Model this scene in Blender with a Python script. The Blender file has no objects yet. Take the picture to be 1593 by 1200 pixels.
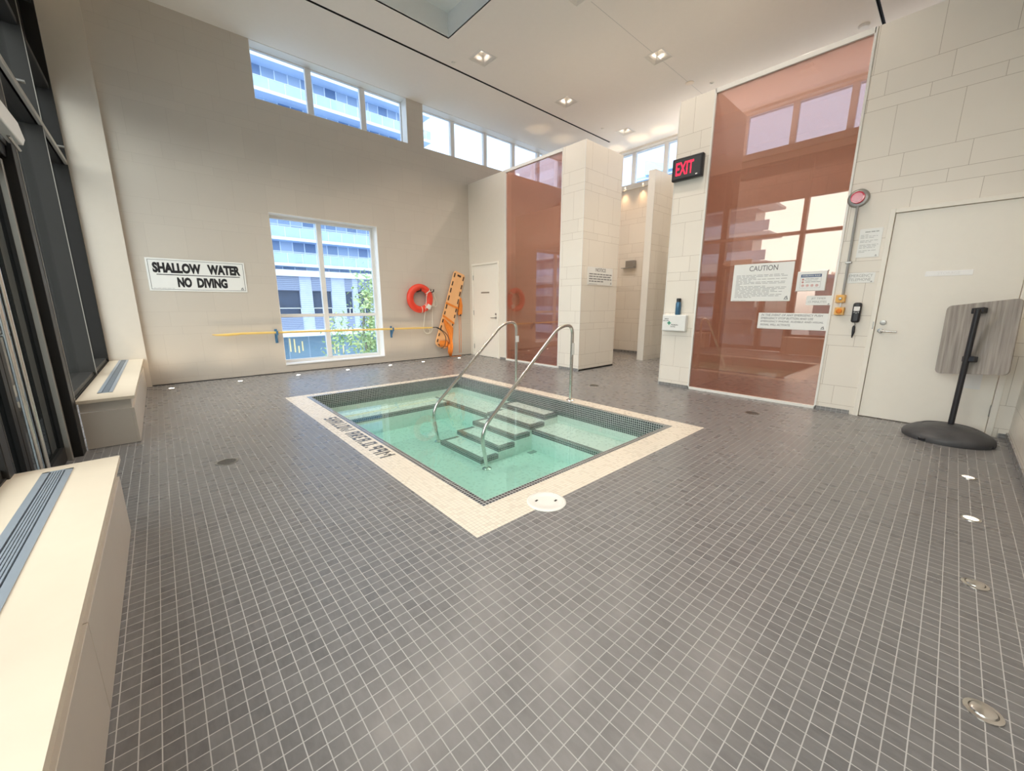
import bpy, bmesh, math, random
from mathutils import Vector, Matrix
random.seed(7)
PI = math.pi
S = bpy.context.scene
COL = S.collection

# ------------------------------------------------------------------ camera
F = 605.87
cam_d = bpy.data.cameras.new('camera'); cam = bpy.data.objects.new('camera', cam_d); COL.objects.link(cam)
cam_d.sensor_fit = 'HORIZONTAL'; cam_d.sensor_width = 36.0; cam_d.lens = 36.0 * F / 1593.0
cam_d.clip_start = 0.02; cam_d.clip_end = 500
def set_camera(yaw, pitch, roll, pos):
    yaw, pitch, roll = map(math.radians, (yaw, pitch, roll))
    f = Vector((math.cos(yaw)*math.cos(pitch), math.sin(yaw)*math.cos(pitch), -math.sin(pitch)))
    r = Vector((math.sin(yaw), -math.cos(yaw), 0)); d = f.cross(r)
    c, s = math.cos(roll), math.sin(roll)
    r2 = c*r + s*d; d2 = -s*r + c*d
    m = Matrix((r2, -d2, -f)).transposed().to_4x4(); m.translation = Vector(pos)
    cam.matrix_world = m
set_camera(48.199, 11.697, -0.0888, (0, 0, 1.22))
S.camera = cam

# ------------------------------------------------------------------ world, exposure
SKY_FRONT = (0.80, 0.91, 1.06); SKY_FRONT_S = 1.7
SKY_LEFT = (1.0, 0.975, 0.935); SKY_LEFT_S = 7.0
LAMP_W = 95.0
LAMP_C = (1.0, 0.86, 0.73)
S.view_settings.view_transform = 'Standard'; S.view_settings.look = 'None'
S.view_settings.exposure = 0.22; S.view_settings.gamma = 1.0
S.view_settings.use_curve_mapping = False
w = bpy.data.worlds.new('sky'); S.world = w; w.use_nodes = True
nt = w.node_tree; nt.nodes.clear()
def N(nt, t, **kw):
    n = nt.nodes.new(t)
    for k, v in kw.items():
        if k.startswith('i_'): n.inputs[int(k[2:])].default_value = v
        else: setattr(n, k, v)
    return n
def M(nt, op, a, b=None, c=None, clamp=False):
    n = nt.nodes.new('ShaderNodeMath'); n.operation = op; n.use_clamp = clamp
    for i, v in enumerate((a, b, c)):
        if v is None: continue
        if isinstance(v, (int, float)): n.inputs[i].default_value = v
        else: nt.links.new(v, n.inputs[i])
    return n.outputs[0]
def MIX(nt, fac, a, b):
    n = nt.nodes.new('ShaderNodeMix'); n.data_type = 'RGBA'; n.clamp_factor = True
    for i, v in ((0, fac), (6, a), (7, b)):
        if isinstance(v, (int, float)): n.inputs[i].default_value = v
        elif isinstance(v, tuple): n.inputs[i].default_value = (*v[:3], 1)
        else: nt.links.new(v, n.inputs[i])
    return n.outputs[2]
tc = N(nt, 'ShaderNodeTexCoord'); sp = N(nt, 'ShaderNodeSeparateXYZ'); nt.links.new(tc.outputs['Generated'], sp.inputs[0])
side = M(nt, 'POWER', M(nt, 'MULTIPLY_ADD', sp.outputs[0], -0.5, 0.5, clamp=True), 3.0)
cl = N(nt, 'ShaderNodeTexNoise'); cl.inputs['Scale'].default_value = 2.2; cl.inputs['Detail'].default_value = 5
nt.links.new(tc.outputs['Generated'], cl.inputs['Vector'])
a_ = MIX(nt, M(nt, 'MULTIPLY', cl.outputs[0], 0.5), tuple(c*SKY_FRONT_S for c in SKY_FRONT), tuple(c*SKY_FRONT_S*1.15 for c in (0.97, 1.0, 1.03)))
b_ = tuple(c*SKY_LEFT_S for c in SKY_LEFT)
sk = MIX(nt, side, a_, b_)
up = M(nt, 'MULTIPLY_ADD', sp.outputs[2], 8.0, 0.55, clamp=True)
sk = MIX(nt, up, (0.16, 0.17, 0.18), sk)
bg = N(nt, 'ShaderNodeBackground'); nt.links.new(sk, bg.inputs[0])
out = N(nt, 'ShaderNodeOutputWorld'); nt.links.new(bg.outputs[0], out.inputs[0])
S.cycles.max_bounces = 10; S.cycles.transparent_max_bounces = 24; S.cycles.caustics_reflective = False
S.cycles.diffuse_bounces = 6

# ------------------------------------------------------------------ room numbers
XL, XB, XD = -0.61, 5.745, 9.93       # left glazing, partition plane, far right outer wall
YN, YA = -0.50, 7.97                  # near side wall, far wall with the window
ZC, ZP = 5.27, 3.95                   # ceiling, partition tops
YC1a, YC1b = 4.56, 5.04               # column between panel and shower
PX0, PX1, PY0, PY1, PZ = 1.39, 3.74, 1.81, 5.61, -0.551   # pool
QX0, QX1, QY0, QY1 = 1.11, 3.98, 1.52, 5.79               # coping outside
ZW = -0.135                           # water

# ------------------------------------------------------------------ materials
def new_mat(name):
    m = bpy.data.materials.new(name); m.use_nodes = True
    nt = m.node_tree; b = nt.nodes['Principled BSDF']
    return m, nt, b
def rgb(r, g, b):
    return tuple(((c/255)/12.92 if c/255 <= 0.04045 else ((c/255+0.055)/1.055)**2.4) for c in (r, g, b))
def mat(name, base, rough=0.5, metal=0.0, spec=0.5, emit=None, es=0.0, var=0.05, scale=14.0, coat=0.0, bump=0.0):
    m, nt, b = new_mat(name)
    if var:
        g = N(nt, 'ShaderNodeNewGeometry')
        n = N(nt, 'ShaderNodeTexNoise'); n.inputs['Scale'].default_value = scale; n.inputs['Detail'].default_value = 4
        nt.links.new(g.outputs['Position'], n.inputs['Vector'])
        c = MIX(nt, n.outputs[0], tuple(x*(1-var) for x in base), tuple(min(1, x*(1+var)) for x in base))
        nt.links.new(c, b.inputs['Base Color'])
        if bump:
            bp = N(nt, 'ShaderNodeBump'); bp.inputs['Strength'].default_value = bump; bp.inputs['Distance'].default_value = 0.004
            nt.links.new(n.outputs[0], bp.inputs['Height']); nt.links.new(bp.outputs[0], b.inputs['Normal'])
    else: b.inputs['Base Color'].default_value = (*base, 1)
    b.inputs['Roughness'].default_value = rough; b.inputs['Metallic'].default_value = metal
    b.inputs['Specular IOR Level'].default_value = spec
    b.inputs['Coat Weight'].default_value = coat
    if emit: b.inputs['Emission Color'].default_value = (*emit, 1); b.inputs['Emission Strength'].default_value = es
    return m
def line1(nt, coord, pitch, off, half):
    f = M(nt, 'FRACT', M(nt, 'DIVIDE', M(nt, 'SUBTRACT', coord, off), pitch))
    d = M(nt, 'MINIMUM', f, M(nt, 'SUBTRACT', 1.0, f))
    return M(nt, 'LESS_THAN', d, half/pitch)
def cell(nt, coord, pitch, off):
    return M(nt, 'FLOOR', M(nt, 'DIVIDE', M(nt, 'SUBTRACT', coord, off), pitch))
def mosaic(name, pitch, offs, half, tile_a, tile_b, grout, rough=0.3, spec=0.5, streak=0.0, grout_rough=0.7, bump=0.25):
    m, nt, b = new_mat(name)
    g = N(nt, 'ShaderNodeNewGeometry'); p = N(nt, 'ShaderNodeSeparateXYZ'); nt.links.new(g.outputs['Position'], p.inputs[0])
    nn = N(nt, 'ShaderNodeSeparateXYZ'); nt.links.new(g.outputs['True Normal'], nn.inputs[0])
    ls, cs = [], []
    for i in range(3):
        flat = M(nt, 'LESS_THAN', M(nt, 'ABSOLUTE', nn.outputs[i]), 0.5)
        ls.append(M(nt, 'MULTIPLY', line1(nt, p.outputs[i], pitch, offs[i], half), flat))
        cs.append(M(nt, 'MULTIPLY', cell(nt, p.outputs[i], pitch, offs[i]), flat))
    mask = M(nt, 'MAXIMUM', M(nt, 'MAXIMUM', ls[0], ls[1]), ls[2])
    cb = N(nt, 'ShaderNodeCombineXYZ')
    for i in range(3): nt.links.new(cs[i], cb.inputs[i])
    wn = N(nt, 'ShaderNodeTexWhiteNoise'); wn.noise_dimensions = '3D'; nt.links.new(cb.outputs[0], wn.inputs['Vector'])
    fac = wn.outputs['Value']
    if streak:
        mp = N(nt, 'ShaderNodeMapping'); mp.inputs['Scale'].default_value = (26, 9, 9)
        ad = N(nt, 'ShaderNodeVectorMath'); ad.operation = 'MULTIPLY_ADD'
        nt.links.new(wn.outputs['Color'], ad.inputs[0]); ad.inputs[1].default_value = (6, 6, 6); nt.links.new(g.outputs['Position'], ad.inputs[2])
        nt.links.new(ad.outputs[0], mp.inputs[0])
        ns = N(nt, 'ShaderNodeTexNoise'); ns.inputs['Scale'].default_value = 1.6; ns.inputs['Detail'].default_value = 6; ns.inputs['Roughness'].default_value = 0.65
        nt.links.new(mp.outputs[0], ns.inputs['Vector'])
        fac = M(nt, 'ADD', M(nt, 'MULTIPLY', fac, 1-streak), M(nt, 'MULTIPLY', M(nt, 'MULTIPLY_ADD', ns.outputs[0], 2.2, -0.6, clamp=True), streak))
    c = MIX(nt, mask, MIX(nt, fac, tile_a, tile_b), grout)
    nt.links.new(c, b.inputs['Base Color'])
    r = M(nt, 'ADD', M(nt, 'MULTIPLY', mask, grout_rough-rough), M(nt, 'MULTIPLY_ADD', wn.outputs['Value'], 0.08, rough-0.04))
    nt.links.new(r, b.inputs['Roughness'])
    b.inputs['Specular IOR Level'].default_value = spec
    bp = N(nt, 'ShaderNodeBump'); bp.inputs['Strength'].default_value = bump; bp.inputs['Distance'].default_value = 0.0015; bp.invert = True
    nt.links.new(mask, bp.inputs['Height']); nt.links.new(bp.outputs[0], b.inputs['Normal'])
    return m
def porcelain(name, base, joint, axis, rough=0.35, var=0.05, spec=0.4):
    """large wall tiles: courses of 46, 12 and 22 cm, 45.5 cm long, half-lapped"""
    m, nt, b = new_mat(name)
    g = N(nt, 'ShaderNodeNewGeometry'); p = N(nt, 'ShaderNodeSeparateXYZ'); nt.links.new(g.outputs['Position'], p.inputs[0])
    u = p.outputs[axis]; z = p.outputs[2]
    k = M(nt, 'DIVIDE', M(nt, 'SUBTRACT', z, 0.31), 0.8)
    kf = M(nt, 'FLOOR', k); zz = M(nt, 'MULTIPLY', M(nt, 'SUBTRACT', k, kf), 0.8)
    h = None
    for v in (0.0, 0.46, 0.58, 0.80):
        l = M(nt, 'LESS_THAN', M(nt, 'ABSOLUTE', M(nt, 'SUBTRACT', zz, v)), 0.0018)
        h = l if h is None else M(nt, 'MAXIMUM', h, l)
    r1 = M(nt, 'GREATER_THAN', zz, 0.46); r2 = M(nt, 'GREATER_THAN', zz, 0.58)
    row = M(nt, 'ADD', r1, r2)
    off = M(nt, 'ADD', M(nt, 'MULTIPLY', r1, -0.22), M(nt, 'MULTIPLY', r2, 0.334))
    off = M(nt, 'ADD', off, 0.24 - 0.2275)
    off = M(nt, 'ADD', off, M(nt, 'MULTIPLY', M(nt, 'ADD', kf, 0.0), 0.2275))
    uu = M(nt, 'DIVIDE', M(nt, 'SUBTRACT', u, off), 0.455)
    uc = M(nt, 'FLOOR', uu); f = M(nt, 'SUBTRACT', uu, uc)
    d = M(nt, 'MINIMUM', f, M(nt, 'SUBTRACT', 1.0, f))
    vline = M(nt, 'LESS_THAN', d, 0.0018/0.455)
    mask = M(nt, 'MAXIMUM', h, vline)
    cb = N(nt, 'ShaderNodeCombineXYZ'); nt.links.new(uc, cb.inputs[0]); nt.links.new(kf, cb.inputs[1]); nt.links.new(row, cb.inputs[2])
    wn = N(nt, 'ShaderNodeTexWhiteNoise'); nt.links.new(cb.outputs[0], wn.inputs['Vector'])
    ns = N(nt, 'ShaderNodeTexNoise'); ns.inputs['Scale'].default_value = 5; ns.inputs['Detail'].default_value = 6
    nt.links.new(g.outputs['Position'], ns.inputs['Vector'])
    fac = M(nt, 'ADD', M(nt, 'MULTIPLY', wn.outputs['Value'], 0.5), M(nt, 'MULTIPLY', ns.outputs[0], 0.5))
    c = MIX(nt, fac, tuple(x*(1-var) for x in base), tuple(min(1, x*(1+var*0.6)) for x in base))
    nt.links.new(MIX(nt, mask, c, joint), b.inputs['Base Color'])
    b.inputs['Roughness'].default_value = rough; b.inputs['Specular IOR Level'].default_value = spec
    return m
def fresnel(nt, ior):
    # same reflectance from both faces of a pane (no trapping inside the sheet)
    g = N(nt, 'ShaderNodeNewGeometry'); fr = N(nt, 'ShaderNodeFresnel')
    nt.links.new(M(nt, 'ADD', ior, M(nt, 'MULTIPLY', g.outputs['Backfacing'], 1.0/ior-ior)), fr.inputs[0])
    return fr
def thin_glass(name, tint, ior=1.45, rough=0.0):
    m = bpy.data.materials.new(name); m.use_nodes = True; nt = m.node_tree; nt.nodes.clear()
    t = N(nt, 'ShaderNodeBsdfTransparent'); t.inputs[0].default_value = (*tint, 1)
    g = N(nt, 'ShaderNodeBsdfGlossy'); g.inputs['Roughness'].default_value = rough
    fr = fresnel(nt, ior)
    mx = N(nt, 'ShaderNodeMixShader'); o = N(nt, 'ShaderNodeOutputMaterial')
    nt.links.new(fr.outputs[0], mx.inputs[0]); nt.links.new(t.outputs[0], mx.inputs[1]); nt.links.new(g.outputs[0], mx.inputs[2])
    nt.links.new(mx.outputs[0], o.inputs[0])
    return m
def copper_glass(name):
    """laminated copper-tinted glass: partly see-through, partly a coloured interlayer, glossy face"""
    m = bpy.data.materials.new(name); m.use_nodes = True; nt = m.node_tree; nt.nodes.clear()
    t = N(nt, 'ShaderNodeBsdfTransparent'); t.inputs[0].default_value = (0.95, 0.82, 0.79, 1)
    d = N(nt, 'ShaderNodeBsdfDiffuse'); d.inputs[0].default_value = (0.40, 0.13, 0.062, 1)
    m1 = N(nt, 'ShaderNodeMixShader'); m1.inputs[0].default_value = 0.30
    tr = N(nt, 'ShaderNodeBsdfTranslucent'); tr.inputs[0].default_value = (0.85, 0.42, 0.30, 1)
    m0 = N(nt, 'ShaderNodeMixShader'); m0.inputs[0].default_value = 0.40
    nt.links.new(d.outputs[0], m0.inputs[1]); nt.links.new(tr.outputs[0], m0.inputs[2])
    nt.links.new(t.outputs[0], m1.inputs[1]); nt.links.new(m0.outputs[0], m1.inputs[2])
    g = N(nt, 'ShaderNodeBsdfGlossy'); g.inputs['Roughness'].default_value = 0.012; g.inputs[0].default_value = (1, 0.93, 0.86, 1)
    fr = fresnel(nt, 2.0)
    mx = N(nt, 'ShaderNodeMixShader'); o = N(nt, 'ShaderNodeOutputMaterial')
    nt.links.new(fr.outputs[0], mx.inputs[0]); nt.links.new(m1.outputs[0], mx.inputs[1]); nt.links.new(g.outputs[0], mx.inputs[2])
    nt.links.new(mx.outputs[0], o.inputs[0])
    return m
def water_mat():
    m = thin_glass('pool_water', (0.97, 1.0, 0.99), 1.33)
    nt = m.node_tree
    n = N(nt, 'ShaderNodeTexNoise'); n.inputs['Scale'].default_value = 3.0; n.inputs['Detail'].default_value = 2
    g = N(nt, 'ShaderNodeNewGeometry'); nt.links.new(g.outputs['Position'], n.inputs['Vector'])
    bp = N(nt, 'ShaderNodeBump'); bp.inputs['Strength'].default_value = 0.08; bp.inputs['Distance'].default_value = 0.02
    nt.links.new(n.outputs[0], bp.inputs['Height'])
    for x in nt.nodes:
        if x.bl_idname in ('ShaderNodeBsdfGlossy', 'ShaderNodeFresnel'): nt.links.new(bp.outputs[0], x.inputs['Normal'])
    v = N(nt, 'ShaderNodeVolumeAbsorption'); v.inputs[0].default_value = (0.0, 0.955, 0.88, 1); v.inputs[1].default_value = 0.40
    o = [x for x in nt.nodes if x.bl_idname == 'ShaderNodeOutputMaterial'][0]
    nt.links.new(v.outputs[0], o.inputs['Volume'])
    return m

TX, TY = 0.2938, 0.0039
m_floor = mosaic('floor_mosaic', 0.0498, (TX, TY, 0.02), 0.0015, (0.152, 0.149, 0.151), (0.226, 0.221, 0.222), (0.50, 0.49, 0.48), rough=0.30, spec=0.55, streak=0.65)
m_coping = mosaic('cream_mosaic', 0.0254, (QX0, QY0, 0.012), 0.0013, (0.84, 0.76, 0.64), (0.87, 0.79, 0.67), (0.58, 0.53, 0.45), rough=0.3)
m_dark = mosaic('charcoal_mosaic', 0.0254, (PX0, PY0, 0.0), 0.0019, (0.030, 0.032, 0.037), (0.075, 0.077, 0.085), (0.62, 0.62, 0.60), rough=0.13, spec=0.9)
m_basin = mosaic('white_mosaic', 0.0254, (PX0, PY0, 0.0), 0.0009, (0.84, 0.83, 0.77), (0.87, 0.86, 0.80), (0.80, 0.79, 0.74), rough=0.3)
m_letter = mat('charcoal_letter_tile', (0.09, 0.085, 0.08), 0.3)
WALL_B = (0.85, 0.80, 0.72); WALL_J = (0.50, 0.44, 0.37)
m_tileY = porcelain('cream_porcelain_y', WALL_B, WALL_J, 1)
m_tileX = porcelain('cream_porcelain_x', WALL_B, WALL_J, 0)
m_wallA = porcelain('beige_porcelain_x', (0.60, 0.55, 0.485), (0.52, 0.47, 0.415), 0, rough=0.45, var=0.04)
m_paint = mat('cream_paint', (0.78, 0.72, 0.63), 0.5, var=0.02)
m_ceil = mat('ceiling_paint', (0.86, 0.82, 0.765), 0.8, var=0.015, spec=0.2)
m_coffer = mat('coffer_paint', (0.80, 0.82, 0.81), 0.8, var=0.015, spec=0.2)
m_white = mat('white_paint', (0.84, 0.81, 0.75), 0.35, var=0.02)
m_frame = mat('white_window_frame', (0.80, 0.80, 0.79), 0.35, var=0.02)
m_trim = mat('white_trim', (0.85, 0.84, 0.80), 0.3, var=0.02)
m_door = mat('door_paint', (0.88, 0.84, 0.76), 0.35, var=0.02)
m_black = mat('black_aluminium', (0.017, 0.016, 0.015), 0.45, var=0.1, spec=0.3)
m_grey_al = mat('grey_aluminium', (0.034, 0.033, 0.031), 0.5, var=0.08, spec=0.3)
m_edge = mat('edge_aluminium', (0.42, 0.40, 0.36), 0.35, metal=0.6, var=0.05)
m_stone = mat('cream_stone', (0.80, 0.70, 0.56), 0.35, var=0.04, scale=9)
m_bench = mat('beige_panel', (0.60, 0.545, 0.475), 0.4, var=0.05, scale=6)
m_grille = mat('blue_grey_aluminium', (0.40, 0.46, 0.53), 0.35, metal=0.35, var=0.05)
m_slot = mat('dark_slot', (0.02, 0.02, 0.02), 0.7, var=0.1)
m_steel = mat('brushed_steel', (0.66, 0.64, 0.60), 0.22, metal=1.0, var=0.06, scale=60)
m_steel2 = mat('dull_steel', (0.38, 0.37, 0.35), 0.35, metal=0.9, var=0.1, scale=40)
m_sign = mat('white_sign', (0.86, 0.87, 0.85), 0.35, var=0.02)
m_ink = mat('black_ink', (0.012, 0.012, 0.015), 0.5, var=0.1)
m_grey_ink = mat('grey_ink', (0.20, 0.20, 0.21), 0.5, var=0.1)
m_pale_ink = mat('pale_grey_ink', (0.42, 0.43, 0.42), 0.5, var=0.1)
m_fine_ink = mat('fine_print_ink', (0.36, 0.36, 0.37), 0.5, var=0.1)
m_blue_ink = mat('blue_ink', (0.07, 0.12, 0.25), 0.5, var=0.1)
m_red_ink = mat('pale_red_ink', (0.62, 0.30, 0.28), 0.5, var=0.1)
m_green = mat('green_cross', (0.05, 0.42, 0.25), 0.5, var=0.05)
m_bright = mat('bright_white_strip', (0.97, 0.97, 0.97), 0.4, var=0.01)
m_paper = mat('paper', (0.85, 0.85, 0.84), 0.6, var=0.02)
m_red = mat('red_lifebuoy', (0.80, 0.062, 0.032), 0.4, var=0.08, scale=8)
m_tan = mat('orange_board_plastic', (0.90, 0.50, 0.23), 0.45, var=0.06, scale=8)
m_orange = mat('orange_webbing', (0.83, 0.25, 0.03), 0.7, var=0.15, scale=30)
m_yellow = mat('yellow_pole', (0.86, 0.62, 0.19), 0.35, var=0.05)
m_blue = mat('blue_bracket', (0.06, 0.19, 0.36), 0.4, var=0.08)
m_rope = mat('white_rope', (0.80, 0.78, 0.70), 0.8, var=0.1, scale=80)
m_plast = mat('black_plastic', (0.018, 0.018, 0.022), 0.35, var=0.2)
m_rubber = mat('scuffed_black_rubber', (0.07, 0.071, 0.076), 0.5, var=0.7, scale=9, bump=0.6)
m_stop = mat('yellow_button_box', (0.85, 0.46, 0.10), 0.4, var=0.05)
m_beacon = mat('red_lens', (0.55, 0.02, 0.06), 0.15, var=0.05, emit=(1.0, 0.05, 0.12), es=0.06, coat=1.0)
m_beacon_w = mat('pink_lens', (0.80, 0.32, 0.40), 0.2, var=0.05)
m_exit = mat('exit_letters', (0.8, 0.02, 0.05), 0.4, var=0, emit=(1.0, 0.02, 0.075), es=1.1)
m_grey_plast = mat('grey_plastic', (0.36, 0.36, 0.35), 0.4, var=0.05)
m_bottle = mat('blue_bottle', (0.06, 0.16, 0.27), 0.3, metal=0.3, var=0.1)
m_lens = mat('lit_lens', (0.9, 0.85, 0.75), 0.4, var=0, emit=(1.0, 0.88, 0.72), es=1.1)
m_glow = mat('lamp_glow', (0.9, 0.85, 0.75), 0.4, var=0, emit=(1.0, 0.90, 0.76), es=9.0)
m_reflector = mat('lamp_reflector', (0.72, 0.69, 0.64), 0.3, var=0.03)
m_glass = thin_glass('window_glass', (0.84, 0.92, 1.0))
m_glassD = thin_glass('dark_door_glass', (0.45, 0.48, 0.48), 1.3)
m_glassL = thin_glass('door_glass', (0.93, 0.96, 0.95))
m_copper = copper_glass('copper_glass')
m_water = water_mat()
def weathered():
    m, nt, b = new_mat('weathered_board')
    g = N(nt, 'ShaderNodeTexCoord'); mp = N(nt, 'ShaderNodeMapping'); mp.inputs['Scale'].default_value = (3, 26, 1.6)
    nt.links.new(g.outputs['Object'], mp.inputs[0])
    n = N(nt, 'ShaderNodeTexNoise'); n.inputs['Scale'].default_value = 1.6; n.inputs['Detail'].default_value = 7
    nt.links.new(mp.outputs[0], n.inputs['Vector'])
    nt.links.new(MIX(nt, M(nt, 'MULTIPLY_ADD', n.outputs[0], 2.0, -0.5, clamp=True), (0.24, 0.215, 0.19), (0.50, 0.46, 0.41)), b.inputs['Base Color'])
    b.inputs['Roughness'].default_value = 0.45; b.inputs['Metallic'].default_value = 0.35
    return m
m_board = weathered()

# ------------------------------------------------------------------ mesh builder
ORIG = {}
class B:
    def __init__(self): self.bm = bmesh.new(); self.smooth = False
    def _merge(self, t):
        me = bpy.data.meshes.new('t'); t.to_mesh(me); t.free(); self.bm.from_mesh(me); bpy.data.meshes.remove(me)
    def box(self, x0, x1, y0, y1, z0, z1, bev=0.0, seg=1, mx=None):
        t = bmesh.new(); v = [t.verts.new(p) for p in ((x0,y0,z0),(x1,y0,z0),(x1,y1,z0),(x0,y1,z0),(x0,y0,z1),(x1,y0,z1),(x1,y1,z1),(x0,y1,z1))]
        for f in ((3,2,1,0),(4,5,6,7),(0,1,5,4),(1,2,6,5),(2,3,7,6),(3,0,4,7)): t.faces.new([v[i] for i in f])
        if bev: bmesh.ops.bevel(t, geom=t.edges[:], offset=bev, segments=seg, affect='EDGES', profile=0.5)
        if mx: bmesh.ops.transform(t, matrix=mx, verts=t.verts)
        self._merge(t); return self
    def poly(self, pts):
        self.bm.faces.new([self.bm.verts.new(p) for p in pts]); return self
    def prism(self, pts, mp, d0, d1, bev=0.0):
        """outline pts (u,v) counter-clockwise seen from +d, mapped by mp(u,v,d)"""
        t = bmesh.new()
        a = [t.verts.new(mp(u, v, d0)) for u, v in pts]; b = [t.verts.new(mp(u, v, d1)) for u, v in pts]
        n = len(pts); t.faces.new(b); t.faces.new(a[::-1])
        for i in range(n): t.faces.new((a[i], a[(i+1) % n], b[(i+1) % n], b[i]))
        bmesh.ops.recalc_face_normals(t, faces=t.faces[:])
        if bev: bmesh.ops.bevel(t, geom=t.edges[:], offset=bev, segments=2, affect='EDGES', profile=0.5)
        self._merge(t); return self
    def plate(self, us, vs, holes, mp, d0, d1):
        """wall slab with rectangular holes; holes (u0,u1,v0,v1)"""
        U = sorted(set([us[0], us[1]] + [min(max(h[i], us[0]), us[1]) for h in holes for i in (0, 1)]))
        V = sorted(set([vs[0], vs[1]] + [min(max(h[i], vs[0]), vs[1]) for h in holes for i in (2, 3)]))
        solid = {}
        for i in range(len(U)-1):
            for j in range(len(V)-1):
                cu, cv = (U[i]+U[i+1])/2, (V[j]+V[j+1])/2
                solid[i, j] = not any(h[0] < cu < h[1] and h[2] < cv < h[3] for h in holes)
        t = bmesh.new(); vv = {}
        def V3(u, v, d):
            k = (u, v, d)
            if k not in vv: vv[k] = t.verts.new(mp(u, v, d))
            return vv[k]
        for (i, j), s in solid.items():
            if not s: continue
            u0, u1, v0, v1 = U[i], U[i+1], V[j], V[j+1]
            t.faces.new([V3(*q) for q in ((u0,v0,d1),(u1,v0,d1),(u1,v1,d1),(u0,v1,d1))])
            t.faces.new([V3(*q) for q in ((u0,v1,d0),(u1,v1,d0),(u1,v0,d0),(u0,v0,d0))])
            for (di, dj, a, b) in ((-1,0,(u0,v1),(u0,v0)),(1,0,(u1,v0),(u1,v1)),(0,-1,(u0,v0),(u1,v0)),(0,1,(u1,v1),(u0,v1))):
                if not solid.get((i+di, j+dj), False):
                    t.faces.new([V3(*a, d0), V3(*b, d0), V3(*b, d1), V3(*a, d1)])
        bmesh.ops.recalc_face_normals(t, faces=t.faces[:])
        self._merge(t); return self
    def tube(self, pts, r, seg=14, closed=False, cap=True):
        self.smooth = True
        pts = [Vector(p) for p in pts]; n = len(pts); rs = r if isinstance(r, (list, tuple)) else [r]*n
        rings = []; up = None
        for i, p in enumerate(pts):
            if closed: d = (pts[(i+1) % n] - pts[i-1]).normalized()
            else: d = (pts[min(i+1, n-1)] - pts[max(i-1, 0)]).normalized()
            if up is None: up = Vector((0, 0, 1)) if abs(d.z) < 0.9 else Vector((1, 0, 0))
            a = (up - d*up.dot(d)); a.normalize(); b = d.cross(a); up = a
            rings.append([self.bm.verts.new(p + rs[i]*(a*math.cos(2*PI*k/seg) + b*math.sin(2*PI*k/seg))) for k in range(seg)])
        m = n if closed else n-1
        for i in range(m):
            A, C = rings[i], rings[(i+1) % n]
            for k in range(seg): self.bm.faces.new((A[k], A[(k+1) % seg], C[(k+1) % seg], C[k]))
        if cap and not closed: self.bm.faces.new(rings[0][::-1]); self.bm.faces.new(rings[-1])
        return self
    def lathe(self, prof, c, axis='z', seg=32, smooth=True):
        """profile [(r, h)] about axis through c; closed to the axis at both ends"""
        if smooth: self.smooth = True
        c = Vector(c)
        ax = {'z': (Vector((1,0,0)), Vector((0,1,0)), Vector((0,0,1))), 'x': (Vector((0,1,0)), Vector((0,0,1)), Vector((1,0,0))),
              '-x': (Vector((0,-1,0)), Vector((0,0,1)), Vector((-1,0,0))), '-y': (Vector((1,0,0)), Vector((0,0,1)), Vector((0,-1,0))), '-z': (Vector((0,1,0)), Vector((1,0,0)), Vector((0,0,-1)))}[axis]
        rings = []
        for r, h in prof:
            if r < 1e-6: rings.append([self.bm.verts.new(c + ax[2]*h)])
            else: rings.append([self.bm.verts.new(c + ax[2]*h + r*(ax[0]*math.cos(2*PI*k/seg) + ax[1]*math.sin(2*PI*k/seg))) for k in range(seg)])
        for A, C in zip(rings, rings[1:]):
            for k in range(seg):
                q = (k+1) % seg
                if len(A) == 1 and len(C) == 1: continue
                if len(A) == 1: self.bm.faces.new((A[0], C[q], C[k]))
                elif len(C) == 1: self.bm.faces.new((A[k], A[q], C[0]))
                else: self.bm.faces.new((A[k], A[q], C[q], C[k]))
        return self
    def text(self, s, size, fr, xs=1.0, bold=0.0, align='CENTER', depth=0.0008, shear=0.0, fit=None):
        o, r, u, n = (Vector(q) for q in fr)
        cu = bpy.data.curves.new('t', 'FONT'); cu.body = s; cu.size = size; cu.align_x = align; cu.align_y = 'CENTER'
        cu.offset = bold; cu.extrude = depth; cu.shear = shear; cu.resolution_u = 3
        ob = bpy.data.objects.new('t', cu); COL.objects.link(ob)
        dg = bpy.context.evaluated_depsgraph_get(); me = bpy.data.meshes.new_from_object(ob.evaluated_get(dg))
        if fit:      # (width, height) of the finished lettering, centred on the frame
            xs_ = [v.co.x for v in me.vertices]; ys_ = [v.co.y for v in me.vertices]
            w0, w1, h0, h1 = min(xs_), max(xs_), min(ys_), max(ys_)
            me.transform(Matrix.Diagonal((fit[0]/(w1-w0), fit[1]/(h1-h0), 1, 1)) @ Matrix.Translation((-(w0+w1)/2, -(h0+h1)/2, 0)))
        mx = Matrix((r*xs, u, n)).transposed().to_4x4(); mx.translation = o
        me.transform(mx)
        self.bm.from_mesh(me); bpy.data.meshes.remove(me); bpy.data.objects.remove(ob); bpy.data.curves.remove(cu)
        return self
    def build(self, name, m, parent=None, at=None, smooth=None, world=True):
        me = bpy.data.meshes.new(name); sm = self.smooth if smooth is None else smooth
        o = bpy.data.objects.new(name, me); COL.objects.link(o)
        if parent is not None:
            base = ORIG[parent.name] if world else Vector((0, 0, 0)); o.parent = parent; ORIG[o.name] = base
        else:
            if at is None:
                vs = [v.co for v in self.bm.verts]
                lo = [min(v[i] for v in vs) for i in range(3)]; hi = [max(v[i] for v in vs) for i in range(3)]
                at = ((lo[0]+hi[0])/2, (lo[1]+hi[1])/2, lo[2])
            base = Vector(at); o.location = base; ORIG[o.name] = base
        bmesh.ops.translate(self.bm, verts=self.bm.verts, vec=-base)
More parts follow.
